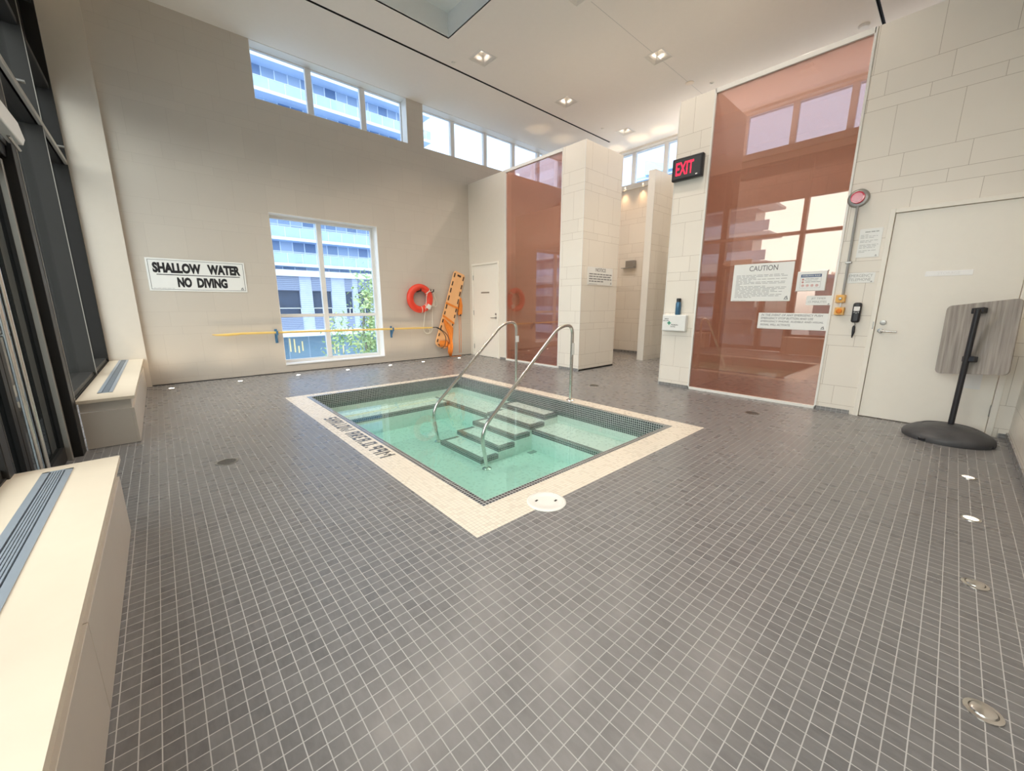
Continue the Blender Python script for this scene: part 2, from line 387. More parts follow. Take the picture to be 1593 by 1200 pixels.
        self.bm.to_mesh(me); self.bm.free()
        if sm:
            for p in me.polygons: p.use_smooth = True
            try: me.set_sharp_from_angle(angle=math.radians(38))
            except Exception: pass
        me.materials.append(m)
        return o
def tag(o, label=None, cat=None, group=None, kind=None):
    if label: o['label'] = label
    if cat: o['category'] = cat
    if group: o['group'] = group
    if kind: o['kind'] = kind
    return o
def thing(name, label, cat, at, group=None, rotz=0.0):
    o = bpy.data.objects.new(name, None); COL.objects.link(o); o.location = at; o.rotation_euler = (0, 0, rotz)
    o.empty_display_size = 0.1; ORIG[o.name] = Vector(at)
    return tag(o, label, cat, group)
def struct(name, label=None, at=None, cat=None):
    o = bpy.data.objects.new(name, None); COL.objects.link(o); o.location = at or (0, 0, 0); ORIG[o.name] = Vector(at or (0, 0, 0))
    o['kind'] = 'structure'; o['label'] = label; o['category'] = cat or name.split('_')[0]
    return o
def smesh(b, name, m, label, cat=None, at=None):
    o = b.build(name, m, at=at); o['kind'] = 'structure'; o['label'] = label; o['category'] = cat or name.split('_')[0]
    return o
mapX = lambda X: (lambda u, v, d: (X+d, u, v))     # u = y, v = z, depth along x
mapY = lambda Y: (lambda u, v, d: (u, Y+d, v))     # u = x, v = z
mapZ = lambda Z: (lambda u, v, d: (u, v, Z+d))
def frB(y, z, out=0.0): return ((XB-out, y, z), (0, -1, 0), (0, 0, 1), (-1, 0, 0))     # lettering on the partition plane
def frA(x, z, out=0.0): return ((x, YA-out, z), (1, 0, 0), (0, 0, 1), (0, -1, 0))      # lettering on the far wall

# ------------------------------------------------------------------ floor
FX0, FX1, FY0, FY1 = -1.1, XD+0.3, YN-0.3, YA+0.3
b = B().plate((FX0, FX1), (FY0, FY1), [(QX0, QX1, QY0, QY1)], mapZ(0), -0.25, 0.0)
smesh(b, 'floor', m_floor, 'grey slate-look mosaic tile floor around the whirlpool')

# ------------------------------------------------------------------ ceiling with coffer, slots and lamp recesses
CF = (0.95, 3.94, 1.45, 5.90)
LAMPS = [(4.63, 5.93), (6.78, 5.93), (8.89, 5.90), (4.72, 3.97), (6.78, 3.94), (8.89, 3.94), (4.72, 1.95), (6.78, 1.95)]  # the last two are out of view, added for lighting
LR = 0.165
holes = [CF] + [(x-LR, x+LR, y-LR, y+LR) for x, y in LAMPS] + [(0.2, 9.14, 6.485, 6.52), (0.2, 9.14, 1.325, 1.36)]
b = B().plate((XL-0.5, XD+0.3), (YN-0.2, YA+0.3), holes, mapZ(ZC), 0.0, 0.02)
smesh(b, 'ceiling', m_ceil, 'pale painted ceiling over the whirlpool hall')
b = B()
x0, x1, y0, y1 = CF; ZF = ZC+0.34
b.box(x0-0.03, x0, y0-0.03, y1+0.03, ZC+0.0005, ZF); b.box(x1, x1+0.03, y0-0.03, y1+0.03, ZC+0.0005, ZF)
b.box(x0, x1, y0-0.03, y0, ZC+0.0005, ZF); b.box(x0, x1, y1, y1+0.03, ZC+0.0005, ZF); b.box(x0-0.03, x1+0.03, y0-0.03, y1+0.03, ZF, ZF+0.03)
smesh(b, 'trim_1', m_coffer, 'square-edged grey ceiling coffer sunk above the whirlpool', 'coffer')
smesh(B().box(-1.3, XD+0.6, YN-0.4, YA+0.5, ZC+0.45, ZC+0.6), 'trim_2', m_ceil, 'roof slab over the ceiling', 'roof')
for i, y in enumerate((6.5025, 1.3425)):
    t = thing('linear_diffuser', 'long black ceiling slot beside the clerestory windows' if i == 0 else 'black ceiling slot ending above the tall copper glass panel',
              'air slot', (4.67, y, ZC), 'ceiling air slots')
    B().box(0.2, 9.14, y-0.0175, y+0.0175, ZC+0.03, ZC+0.05).build('slot_box', m_slot, t)
    bb = B()
    for s in (-1, 1): bb.box(0.2, 9.14, y+s*0.0175-0.003, y+s*0.0175+0.003, ZC-0.002, ZC+0.03)
    bb.build('slot_trim', m_grey_al, t)
tag(B().box(4.97, 9.0, 3.948, 3.952, ZC-0.001, ZC+0.002).build('ceiling_joint', m_grey_plast), 'thin joint line across the ceiling through the middle light', 'joint')

lamp_labels = ['square recessed ceiling light just past the coffer corner', 'square recessed ceiling light above the shower column', 'unlit-looking square ceiling recess nearest the far clerestory window',
   'square ceiling light cut by the top edge of the photo', 'square recessed ceiling light on the ceiling joint line', 'square ceiling light hidden above the shower partition',
   'unseen square ceiling light added high above the camera side', 'unseen square ceiling light added above the tall copper panel']
def downlight(x, y, label, power, z=ZC, lit=True):
    t = thing('recessed_downlight', label, 'ceiling light', (x, y, z), 'square recessed ceiling lights')
    r = LR; d = 0.13; q = 0.06
    bb = B()   # curved pyramidal reflector
    steps = 6
    def ring(k):
        f = k/steps; rr = r - (r-q)*math.sin(f*PI/2); return rr, z + d*(1-math.cos(f*PI/2))*0.9 + d*0.1*f
    for k in range(steps):
        (ra, za), (rb, zb) = ring(k), ring(k+1)
        A = [(x-ra,y-ra,za),(x+ra,y-ra,za),(x+ra,y+ra,za),(x-ra,y+ra,za)]; C = [(x-rb,y-rb,zb),(x+rb,y-rb,zb),(x+rb,y+rb,zb),(x-rb,y+rb,zb)]
        for i in range(4): bb.poly([A[i], C[i], C[(i+1) % 4], A[(i+1) % 4]])
    bb.build('reflector', m_reflector, t)
    bb = B()
    for s in (-1, 1):
        bb.box(x-r-0.012, x+r+0.012, y+s*r-0.006+s*0.006, y+s*r+0.006+s*0.006, z-0.004, z+0.001); bb.box(x+s*r-0.006+s*0.006, x+s*r+0.006+s*0.006, y-r, y+r, z-0.004, z+0.001)
    bb.build('trim_ring', m_white, t)
    B().lathe([(0.0, 0), (0.055, 0), (0.06, 0.01), (0.0, 0.02)], (x, y, z+d-0.012)).build('lens', m_lens if lit else m_grey_plast, t)
    if power:
        l = bpy.data.lights.new('lamp', 'SPOT'); l.energy = power; l.color = LAMP_C; l.spot_size = math.radians(122); l.spot_blend = 0.55; l.shadow_soft_size = 0.05
        o = bpy.data.objects.new('lamp', l); COL.objects.link(o); o.parent = t; o.location = (0, 0, d-0.05)
    return t
for i, (x, y) in enumerate(LAMPS): downlight(x, y, lamp_labels[i], LAMP_W, lit=(i != 2))
for i, (x, y) in enumerate(((1.9, 2.5), (3.1, 2.5), (1.9, 4.9), (3.1, 4.9))):
    downlight(x, y, 'square light inside the ceiling coffer, ' + ('near left', 'near right', 'far left', 'far right')[i] + ' of four', LAMP_W*1.0, z=ZF-0.14)
# small round ceiling fittings
def puck(name, label, cat, x, y, r, h, m, group=None):
    t = B().lathe([(0, 0), (r, 0), (r, h*0.5), (r*0.75, h), (0, h)], (x, y, ZC), '-z', 20).build(name, m, at=(x, y, ZC-h))
    return tag(t, label, cat, group)
puck('smoke_detector', 'flat white smoke detector on ceiling above tall copper panel', 'smoke detector', 8.33, 1.54, 0.07, 0.035, m_white)
puck('ceiling_speaker', 'small round beige speaker on the ceiling joint line', 'speaker', 7.95, 3.944, 0.075, 0.012, m_stone)
for i, (x, y, lb) in enumerate(((8.25, 3.67, 'small sprinkler head beside the round ceiling speaker'), (8.336, 6.16, 'small sprinkler head near the end of the long ceiling slot'),
                  (4.33, 6.35, 'small sprinkler head between coffer light and long ceiling slot'))):
    t = thing('sprinkler', lb, 'sprinkler', (x, y, ZC), 'ceiling sprinklers')
    B().lathe([(0, 0), (0.035, 0), (0.032, 0.012), (0, 0.014)], (x, y, ZC), '-z', 18).build('escutcheon', m_white, t)
    B().lathe([(0.010, 0.012), (0.010, 0.020), (0.02, 0.022), (0.02, 0.025), (0, 0.025)], (x, y, ZC), '-z', 12).build('deflector', m_white, t)

# ------------------------------------------------------------------ far wall (window wall)
W1 = (1.61, 3.49, 0.155, 2.75)
C1 = (1.61, 4.27, 4.45, ZC); C2 = (4.63, XD-0.05, 4.45, ZC)
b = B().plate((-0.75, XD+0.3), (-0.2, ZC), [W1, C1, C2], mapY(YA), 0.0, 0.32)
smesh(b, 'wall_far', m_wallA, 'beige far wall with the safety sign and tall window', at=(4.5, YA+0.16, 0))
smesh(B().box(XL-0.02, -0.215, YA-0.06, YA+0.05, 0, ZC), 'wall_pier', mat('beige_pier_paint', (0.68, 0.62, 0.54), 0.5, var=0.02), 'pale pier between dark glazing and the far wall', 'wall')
smesh(B().box(-0.21, XB, YA-0.006, YA+0.01, 0.0, 0.012), 'baseboard_far', m_black, 'thin dark strip at the foot of the far wall')
def window(name, label, x0, x1, z0, z1, mull, trans, Y, fw=0.045, dep=0.06, mw=0.07):
    t = struct(name, label, ((x0+x1)/2, Y, z0), 'window')
    f = B()
    f.box(x0, x1, Y, Y+dep, z0, z0+fw, 0.004); f.box(x0, x1, Y, Y+dep, z1-fw, z1, 0.004)
    f.box(x0, x0+fw, Y, Y+dep, z0+fw, z1-fw, 0.004); f.box(x1-fw, x1, Y, Y+dep, z0+fw, z1-fw, 0.004)
    f.build('window_frame', m_frame, t)
    f = B()
    for m in mull: f.box(m-mw/2, m+mw/2, Y-0.02, Y+dep, z0+fw, z1-fw, 0.005)
    if mull: f.build('mullion', m_frame, t)
    f = B()
    for z in trans: f.box(x0+fw, x1-fw, Y-0.005, Y+dep-0.01, z-0.03, z+0.03, 0.004)
    if trans: f.build('transom', m_frame, t)
    B().box(x0+fw, x1-fw, Y+dep*0.5, Y+dep*0.5+0.006, z0+fw, z1-fw).build('glass', m_glass, t)
    f = B(); f.box(x1-0.006, x1, YA+0.001, Y, z0, z1); f.box(x0, x0+0.006, YA+0.001, Y, z0, z1); f.box(x0+0.006, x1-0.006, YA+0.001, Y, z1-0.006, z1)
    f.build('reveal_lining', m_white, t)
    return t
YW = YA+0.22
window('window_1', 'tall white-framed window low in the far wall', W1[0], W1[1], W1[2], W1[3], [2.45], [1.02], YW, fw=0.055, mw=0.085)
window('window_2', 'three-pane clerestory window left of the narrow pier', C1[0], C1[1], C1[2], C1[3], [2.51, 3.46], [], YW, fw=0.02, mw=0.10)
window('window_3', 'long clerestory window running behind the partition', C2[0], C2[1], C2[2], C2[3], [5.495, 6.43, 7.345, 8.26, 9.17], [], YW, fw=0.02, mw=0.10)
o = smesh(B().box(W1[0]-0.0, W1[1]+0.0, YA-0.012, YA+0.22, W1[2]-0.02, W1[2]+0.004, 0.003), 'trim_3', m_frame, 'white sill of the tall window', 'window sill')

# ------------------------------------------------------------------ right outer wall with clerestory, ledge, alcove wall
b = B().plate((YN-0.2, YA+0.3), (-0.2, ZC), [(0.1, YA-0.05, 4.30, 5.22)], mapX(XD), 0.0, 0.32)
smesh(b, 'wall_outer', m_paint, 'outer wall with clerestory behind the showers', at=(XD+0.16, 3.7, 0))
t = struct('window_4', 'clerestory window behind the shower alcove', (XD, 4, 4.3), 'window')
f = B(); Yw0, Yw1 = 0.1, YA-0.05; Xw = XD+0.12
f.box(Xw, Xw+0.06, Yw0, Yw1, 4.30, 4.33); f.box(Xw, Xw+0.06, Yw0, Yw1, 5.19, 5.22)
f.build('window_frame', m_frame, t)
f = B(); y = 6.27*1.012
while y > 0.3:
    f.box(Xw-0.02, Xw+0.06, y-0.055, y+0.055, 4.33, 5.19, 0.005); y -= 0.893*1.012
f.build('mullion', m_frame, t)
B().box(Xw+0.03, Xw+0.036, Yw0, Yw1, 4.33, 5.19).build('glass', m_glass, t)
smesh(B().box(8.98, XD, YN, YA, -0.1, 3.97), 'wall_shower', m_tileY, 'cream tiled back wall of the shower alcove', 'wall')
smesh(B().box(8.95, XD, YN, YA, 3.97, 4.085), 'trim_4', m_trim, 'white ledge cap over the alcove wall', 'ledge')
smesh(B().box(8.965, 8.985, 4.6, YA, 0.0, 0.07), 'baseboard_shower', m_floor, 'grey tile baseboard of the shower alcove')
smesh(B().box(7.98, 8.98, 4.52, 4.665, -0.1, ZP), 'wall_stub', m_tileX, 'short tiled divider wall inside the shower alcove', 'wall')
smesh(B().box(7.97, 7.985, 4.515, 4.67, 0, ZP, 0.003), 'trim_5', m_trim, 'pale end edge of the shower divider wall', 'wall edge')
smesh(B().box(7.9, 8.0, YN, 3.85, -0.1, 3.32), 'wall_changing', m_tileY, 'low wall behind the copper panel', 'wall')
smesh(B().box(6.9, 7.0, 5.04, 7.6, -0.1, 3.36), 'wall_closet', m_tileY, 'low closet wall behind the narrow copper panel', 'wall')
for i, (y, lb) in enumerate(((5.83, 'tiny round uplight at left end of white alcove ledge'), (5.33, 'tiny round uplight on white alcove ledge by the divider'))):
    pass

# ------------------------------------------------------------------ partition plane (doors, copper panels, columns)
P1 = (5.07, 6.63); P2 = (0.955, 2.485); D1 = (6.875, 7.865, 2.165); D2 = (-0.405, 0.60, 2.185)
# left part with closet door
b = B().plate((6.63, YA), (-0.1, ZP), [(D1[0], D1[1], -0.1, D1[2])], mapX(XB), 0.0, 0.15)
smesh(b, 'wall_left', m_paint, 'cream partition wall around the narrow closet door', 'wall', at=(XB+0.07, 7.3, 0))
smesh(B().box(XB, 6.86, YC1a, YC1b+0.03, -0.1, ZP), 'wall_column', m_tileX, 'cream tiled column beside the narrow copper panel', 'wall')
smesh(B().box(XB-0.004, XB+0.001, YC1a, YC1b+0.03, 0.0, ZP), 'wall_column_face', m_tileY, 'front tile facing of the cream column', 'wall')
smesh(B().box(XB, 6.86, 2.485, 2.95, -0.1, ZP), 'wall_middle', m_tileX, 'cream tiled column carrying the exit sign', 'wall')
smesh(B().box(XB-0.004, XB+0.001, 2.485, 2.95, 0.0, ZP), 'wall_middle_face', m_tileY, 'front tile facing of the exit sign column', 'wall')
b = B().plate((YN, 0.955), (-0.1, ZP), [(D2[0], D2[1], -0.1, D2[2])], mapX(XB), 0.0, 0.15)
smesh(b, 'wall_right', m_tileY, 'cream tiled wall around the storage door', 'wall', at=(XB+0.07, 0.2, 0))
smesh(B().box(-1.3, XD+0.3, YN-0.2, YN, -0.1, ZC), 'wall_near', m_tileX, 'cream tiled side wall at the right edge', 'wall')
for n, (y0, y1) in enumerate(((YC1a, YC1b), (2.485, 2.95), (0.64, 0.955), (YN, -0.44), (6.63, 6.83))):
    smesh(B().box(XB-0.012, XB-0.001, y0, y1, 0, 0.045), 'baseboard_%s' % ('column', 'middle', 'right', 'corner', 'left')[n], m_floor, 'thin grey tile baseboard ' + ('under the cream column', 'under the exit sign column', 'below the emergency phone', 'in the right corner', 'beside the closet door')[n])
smesh(B().box(XB-0.005, XB+1.1, YC1a-0.011, YC1a-0.001, 0, 0.03), 'baseboard_return', m_black, 'dark baseboard line along the column side')
smesh(B().box(-0.2, XB, YN+0.001, YN+0.012, 0, 0.06), 'baseboard_near', m_floor, 'grey tile baseboard along the right side wall')
e = B()
for y in (YC1a, 2.95): e.box(XB-0.010, XB-0.003, y-0.004, y+0.006, 0.0, ZP)
smesh(e, 'trim_6', m_trim, 'white metal edge strips on the column corners', 'edge strip')
# copper glass panels
def copper(label, y0, y1, at):
    t = thing('copper_glass_panel', label, 'glass panel', at, 'tall copper glass panels')
    B().box(XB+0.012, XB+0.024, y0, y1, 0.03, ZP-0.05).build('glass', m_copper, t)
    f = B(); w = 0.022
    f.box(XB-0.012, XB+0.04, y0-w*0.5, y0+w*0.5, 0, ZP, 0.002); f.box(XB-0.012, XB+0.04, y1-w*0.5, y1+w*0.5, 0, ZP, 0.002)
    f.box(XB-0.012, XB+0.04, y0, y1, 0, 0.035, 0.002); f.box(XB-0.012, XB+0.04, y0, y1, ZP-0.055, ZP, 0.002)
    f.build('panel_frame', m_trim, t)
    return t
copper('narrow floor-to-top copper glass panel between closet door and column', P1[0], P1[1], (XB, 5.85, 0))
copper('wide copper glass panel carrying the caution signs', P2[0], P2[1], (XB, 1.72, 0))

# ------------------------------------------------------------------ doors
def door(name, label, y0, y1, zt, hinge_left, levery, leverz, hinges, lock):
    t = struct(name, label, (XB, (y0+y1)/2, 0), 'door')
    f = B(); j = 0.042
    f.box(XB-0.018, XB+0.10, y0-0.001, y0+j, 0, zt, 0.003); f.box(XB-0.018, XB+0.10, y1-j, y1+0.001, 0, zt, 0.003); f.box(XB-0.018, XB+0.10, y0+j, y1-j, zt-j, zt, 0.003)
    f.build('door_frame', m_door, t)
    B().box(XB+0.004, XB+0.049, y0+j+0.004, y1-j-0.004, 0.008, zt-j-0.004, 0.002).build('door_leaf', m_door, t)
    hy = (y1-j) if hinge_left else (y0+j)
    for z in hinges:
        B().tube([(XB-0.004, hy, z-0.055), (XB-0.004, hy, z+0.055)], 0.008, 10).build('hinge', m_steel2, t)
    h = B(); s = 1 if hinge_left else -1
    h.lathe([(0, 0), (0.026, 0), (0.026, 0.010), (0.012, 0.014), (0.012, 0.05), (0, 0.05)], (XB+0.004, levery, leverz), '-x', 20)
    h.tube([(XB-0.042, levery, leverz), (XB-0.046, levery+s*0.02, leverz), (XB-0.046, levery+s*0.13, leverz-0.003)], 0.0095, 10)
    tag(h.build('door_handle', m_steel if not hinge_left else m_steel2, t), 'chrome lever handle')
    B().lathe([(0, 0), (0.027, 0), (0.024, 0.008), (0.01, 0.010), (0, 0.010)], (XB+0.004, lock[0], lock[1]), '-x', 20).build('lock_cylinder', m_steel2, t)
    return t
dA = door('door_1', 'cream closet door in the far corner', D1[0], D1[1], D1[2], True, 6.985, 0.93, (1.85, 1.03, 0.225), (6.99, 1.012))
dB = door('door_2', 'wide cream storage door with long white sign', D2[0], D2[1], D2[2], False, 0.505, 0.955, (1.055, 0.243), (0.497, 1.042))
B().box(XB-0.019, XB-0.017, 0.565, 0.575, 0.97, 1.05).build('strike_plate', m_steel2, dB)
def plate_sign(name, label, cat, y0, y1, z0, z1, m=None, out=0.0, th=0.006, group=None, bev=0.0015):
    t = thing(name, label, cat, (XB-out, (y0+y1)/2, z0), group)
    B().box(XB-out-th, XB-out, y0, y1, z0, z1, bev).build('sign_board', m or m_sign, t)
    return t
def dashes(b, y0, y1, z, h, out, wmin=0.03, wmax=0.09, gap=0.012, fill=1.0):
    """unreadable fine print as word-length strokes, left (high y) to right"""
    y = y1; end = y1-(y1-y0)*fill
    while y > end+0.01:
        L = min(random.uniform(wmin, wmax), y-end)
        b.box(XB-out-0.0006, XB-out, y-L, y, z-h/2, z+h/2); y -= L+gap
def emblem(b, fr, s):
    o, r, u, n = (Vector(q) for q in fr)
    def P(x, y): return o + r*(x*s) + u*(y*s) + n*0.0007
    for q in (((-0.5,-0.5),(-0.28,-0.5),(-0.02,0.25),(-0.14,0.42)), ((0.05,0.5),(0.2,0.5),(0.5,-0.5),(0.22,-0.5)), ((-0.2,-0.5),(0.14,-0.5),(0.1,-0.28),(-0.12,-0.28)), ((-0.04,-0.05),(0.05,-0.05),(0.1,0.3),(0.02,0.36))):
        b.poly([P(*c) for c in q])
t = plate_sign('door_sign', 'small grey name plate on the closet door', 'sign', 7.217, 7.526, 1.485, 1.515, m_steel2, out=-0.004, th=0.003)
t = plate_sign('door_sign', 'long white name strip on the storage door', 'sign', -0.055, 0.257, 1.503, 1.552, m_bright, out=-0.004, th=0.003)
B().text('STORAGE', 0.034, frB(0.10, 1.527, -0.001), 1.0, 0).build('lettering', mat('faint_print', (0.84, 0.84, 0.84), 0.5, var=0), t)
tag(B().box(XB+0.0, XB+0.0035, -0.265, -0.155, 0.435, 0.605).build('paper_notice', m_paper), 'small white paper taped low on the storage door', 'paper')

# ------------------------------------------------------------------ signs on the partition
t = plate_sign('caution_sign', 'large white caution sign on the wide copper panel', 'sign', 1.364, 2.032, 1.272, 1.737, out=-0.012, th=0.012)
b = B().text('CAUTION', 0.088, frB(1.690, 1.678, 0.0004), 1.0, 0.0006, fit=(0.315, 0.064)); b.build('heading', m_grey_ink, t)
b = B(); z = 1.595
for i, fl in enumerate((0.95, 1.0, 0.42, 1.0, 0.30, 1.0, 0.98, 0.12, 0.62, 1.0, 1.0, 0.80, 0.97, 0.70, 0.93, 0.88, 0.35)):
    dashes(b, 1.42, 1.99, z, 0.0055, 0.0004, fill=fl); z -= 0.0172
dashes(b, 1.85, 2.01, 1.284, 0.003, 0.0004)
b.build('fine_print', m_fine_ink, t)
b = B(); emblem(b, frB(1.408, 1.312, 0.0002), 0.045); b.build('emblem', m_grey_ink, t)

t = plate_sign('whirlpool_rules_poster', 'white framed whirlpool rules poster with blue heading', 'sign', 1.037, 1.317, 1.386, 1.610, out=-0.012, th=0.030, bev=0.004)
b = B(); b.box(XB-0.0192, XB-0.018, 1.084, 1.280, 1.542, 1.575); b.build('heading_bar', m_blue_ink, t)
B().text('WHIRLPOOL RULES', 0.021, frB(1.182, 1.558, 0.0195), 0.95, 0.0004).build('heading', m_sign, t)
b = B()
for (ya, yb, za, zb) in ((1.084, 1.0855, 1.42, 1.542), (1.2785, 1.28, 1.42, 1.542), (1.084, 1.28, 1.42, 1.4215)): b.box(XB-0.0192, XB-0.018, ya, yb, za, zb)
dashes(b, 1.11, 1.23, 1.525, 0.005, 0.0184, 0.02, 0.05, 0.006); dashes(b, 1.10, 1.24, 1.508, 0.004, 0.0184, 0.02, 0.05, 0.006); dashes(b, 1.09, 1.23, 1.488, 0.006, 0.0184, 0.03, 0.05, 0.006)
b.build('fine_print', m_fine_ink, t)
b = B()
for i in range(4): b.lathe([(0.010, 0), (0.0145, 0), (0.0145, 0.001), (0.010, 0.001), (0.010, 0)], (XB-0.018, 1.252-i*0.045, 1.448), '-x', 16); b.box(XB-0.0188, XB-0.018, 1.246-i*0.045, 1.257-i*0.045, 1.442, 1.454)
b.lathe([(0, 0), (0.011, 0), (0.011, 0.001), (0, 0.001)], (XB-0.018, 1.256, 1.517), '-x', 16); b.lathe([(0, 0), (0.011, 0), (0.011, 0.001), (0, 0.001)], (XB-0.018, 1.256, 1.487), '-x', 16)
b.build('pictograms', m_red_ink, t)
for (y, z) in ((1.035, 1.612), (1.319, 1.384)): B().lathe([(0, 0), (0.008, 0), (0.006, 0.006), (0, 0.006)], (XB-0.001, y, z), '-x', 12).build('standoff', m_steel2, t)
tag(B().text('86', 0.055, frB(0.985, 1.572, -0.0112), 0.8, 0.0).build('glass_numeral', mat('faint_numeral', (0.62, 0.33, 0.24), 0.5, var=0)), 'faint numeral on the copper glass beside the rules poster', 'marking')

t = plate_sign('jet_timer_sign', 'small white jet timer sign under the rules poster', 'sign', 0.968, 1.201, 1.222, 1.330, out=-0.012, th=0.008)
b = B().text('JET TIMER', 0.044, frB(1.085, 1.297, -0.0038), fit=(0.138, 0.026)).text('15 MINUTES', 0.044, frB(1.092, 1.260, -0.0038), fit=(0.172, 0.026)); b.build('lettering', m_pale_ink, t)
b = B(); emblem(b, frB(0.985, 1.236, -0.0038), 0.018); b.build('emblem', m_grey_ink, t)
t = plate_sign('emergency_instruction_sign', 'wide white sign explaining the emergency stop button', 'sign', 0.968, 1.680, 0.930, 1.127, out=-0.012, th=0.008)
b = B()
for i, (tx, tw_) in enumerate((('IN THE EVENT OF ANY EMERGENCY PUSH', 0.630), ('EMERGENCY STOP BUTTON AND USE', 0.545), ('EMERGENCY PHONE, AUDIBLE AND VISUAL', 0.645), ('SIGNAL WILL ACTIVATE.', 0.325))):
    b.text(tx, 0.04, frB(1.648-tw_/2, 1.101-i*0.040, -0.0038), 1.0, 0.0, shear=0.15, fit=(tw_, 0.025))
b.build('lettering', m_grey_ink, t)
b = B(); emblem(b, frB(1.005, 0.962, -0.0038), 0.036); b.build('emblem', m_grey_ink, t)
b = B(); dashes(b, 1.58, 1.66, 0.944, 0.003, -0.0038); b.build('fine_print', m_fine_ink, t)
t = plate_sign('emergency_telephone_sign', 'small cream sign above the black emergency phone', 'sign', 0.628, 0.850, 1.460, 1.568, th=0.004)
b = B().text('EMERGENCY', 0.042, frB(0.744, 1.537, 0.0042), fit=(0.195, 0.030)).text('TELEPHONE', 0.042, frB(0.750, 1.496, 0.0042), fit=(0.180, 0.030)); b.build('lettering', m_pale_ink, t)
b = B(); emblem(b, frB(0.652, 1.473, 0.0042), 0.016); b.build('emblem', m_grey_ink, t)
t = plate_sign('posted_notice', 'cream notice sheet beside the grey conduit', 'sign', 0.630, 0.814, 1.725, 2.018, th=0.004)
b = B()
dashes(b, 0.66, 0.77, 1.985, 0.010, 0.0042, 0.03, 0.05, 0.006)
for i, fl in enumerate((0.5, 0.9, 0.7, 0, 0.95, 0.6, 0, 1.0, 0.9, 0.85, 0, 0.95, 0.4)):
    if fl: dashes(b, 0.65, 0.80, 1.955-i*0.0145, 0.004, 0.0042, 0.02, 0.05, 0.007, fl)
b.build('fine_print', m_pale_ink, t)
b = B(); emblem(b, frB(0.655, 1.742, 0.0042), 0.016); b.build('emblem', m_grey_ink, t)
# notice on the column side
t = thing('notice_sign', 'white notice sign on the side of the cream column', 'sign', (6.30, YC1a, 1.587))
B().box(5.912, 6.688, YC1a-0.008, YC1a, 1.587, 1.904, 0.0015).build('sign_board', m_sign, t)
fc = lambda x, z: ((x, YC1a-0.0084, z), (1, 0, 0), (0, 0, 1), (0, -1, 0))
B().text('NOTICE', 0.088, fc(6.30, 1.855), 1.0, 0.001).build('heading', m_grey_ink, t)
b = B()
for i, fl in enumerate((1, 1, 1, 0.62)):
    x = 5.955; e_ = 5.955+0.70*fl
    while x < e_-0.02:
        L = min(random.uniform(0.05, 0.12), e_-x); b.box(x, x+L, YC1a-0.009, YC1a-0.008, 1.772-i*0.043, 1.790-i*0.043); x += L+0.018
b.box(5.96, 6.2, YC1a-0.009, YC1a-0.008, 1.602, 1.606)
b.build('fine_print', m_grey_ink, t)
b = B(); emblem(b, fc(6.64, 1.63), 0.04); b.build('emblem', m_grey_ink, t)
# exit sign
t = thing('exit_sign', 'black exit sign with glowing red letters', 'exit sign', (XB, 2.757, 2.925))
B().box(XB-0.07, XB-0.004, 2.545, 2.968, 2.925, 3.215, 0.014, 3).build('housing', m_plast, t)
B().box(XB-0.0715, XB-0.069, 2.572, 2.941, 2.950, 3.190, 0.001).build('face_panel', mat('exit_face', (0.06, 0.06, 0.065), 0.4, var=0.1), t)
B().text('EXIT', 0.2, frB(2.787, 3.072, 0.0722), 1.0, 0.003, fit=(0.245, 0.165)).build('lettering', m_exit, t)
B().box(XB-0.073, XB-0.071, 2.605, 2.632, 2.957, 2.972).build('test_label', m_sign, t)
# first aid box and bottle
t = thing('first_aid_box', 'white first aid box with green cross on the column', 'first aid box', (XB, 2.752, 0.834))
B().box(XB-0.085, XB-0.004, 2.572, 2.932, 0.842, 1.082, 0.016, 3).build('case', m_sign, t)
b = B(); b.box(XB-0.0865, XB-0.085, 2.82-0.009+0.0, 2.82+0.009, 0.932, 0.988); b.box(XB-0.0865, XB-0.085, 2.82-0.028, 2.82+0.028, 0.951, 0.969); b.build('cross', m_green, t)
b = B()
for s, y, z in (('FIRST', 2.862, 1.018), ('AID KIT', 2.872, 0.992), ('PREMIERS', 2.735, 0.934), ('SOINS', 2.758, 0.908)): b.text(s, 0.026, frB(y, z, 0.0855), 1.0, 0.0003)
b.build('lettering', m_grey_ink, t)
t = thing('water_bottle', 'blue metal water bottle standing on the first aid box', 'bottle', (5.70, 2.72, 1.082))
B().lathe([(0, 0), (0.034, 0), (0.037, 0.006), (0.037, 0.160), (0.030, 0.185), (0.0, 0.186)], (5.70, 2.72, 1.082), 'z', 24).build('flask', m_bottle, t)
B().lathe([(0, 0), (0.024, 0), (0.031, 0.002), (0.031, 0.045), (0.026, 0.050), (0, 0.050)], (5.70, 2.72, 1.268), 'z', 24).build('cap', m_plast, t)
# beacon, conduit, stop buttons, phone
t = thing('alarm_beacon', 'round red alarm beacon at the top of the conduit', 'alarm light', (XB, 0.873, 2.25))
B().lathe([(0, 0), (0.092, 0), (0.092, 0.012), (0.080, 0.028), (0.055, 0.034), (0, 0.034)], (XB, 0.873, 2.339), '-x', 32).build('base_ring', m_steel2, t)
B().lathe([(0.060, 0.030), (0.062, 0.060), (0.056, 0.082), (0, 0.086)], (XB, 0.873, 2.339), '-x', 28).build('lens', m_beacon, t)
B().lathe([(0.0, 0.0865), (0.044, 0.0855), (0.046, 0.0835), (0.044, 0.083), (0, 0.083)], (XB, 0.873, 2.339), '-x', 24).build('lens_cap', m_beacon_w, t)
t = thing('conduit', 'grey conduit running from beacon to yellow boxes', 'conduit', (XB, 0.865, 1.30))
B().tube([(XB-0.020, 0.868, 2.26), (XB-0.020, 0.866, 1.80), (XB-0.020, 0.866, 1.33)], 0.0125, 12).build('pipe', m_grey_plast, t)
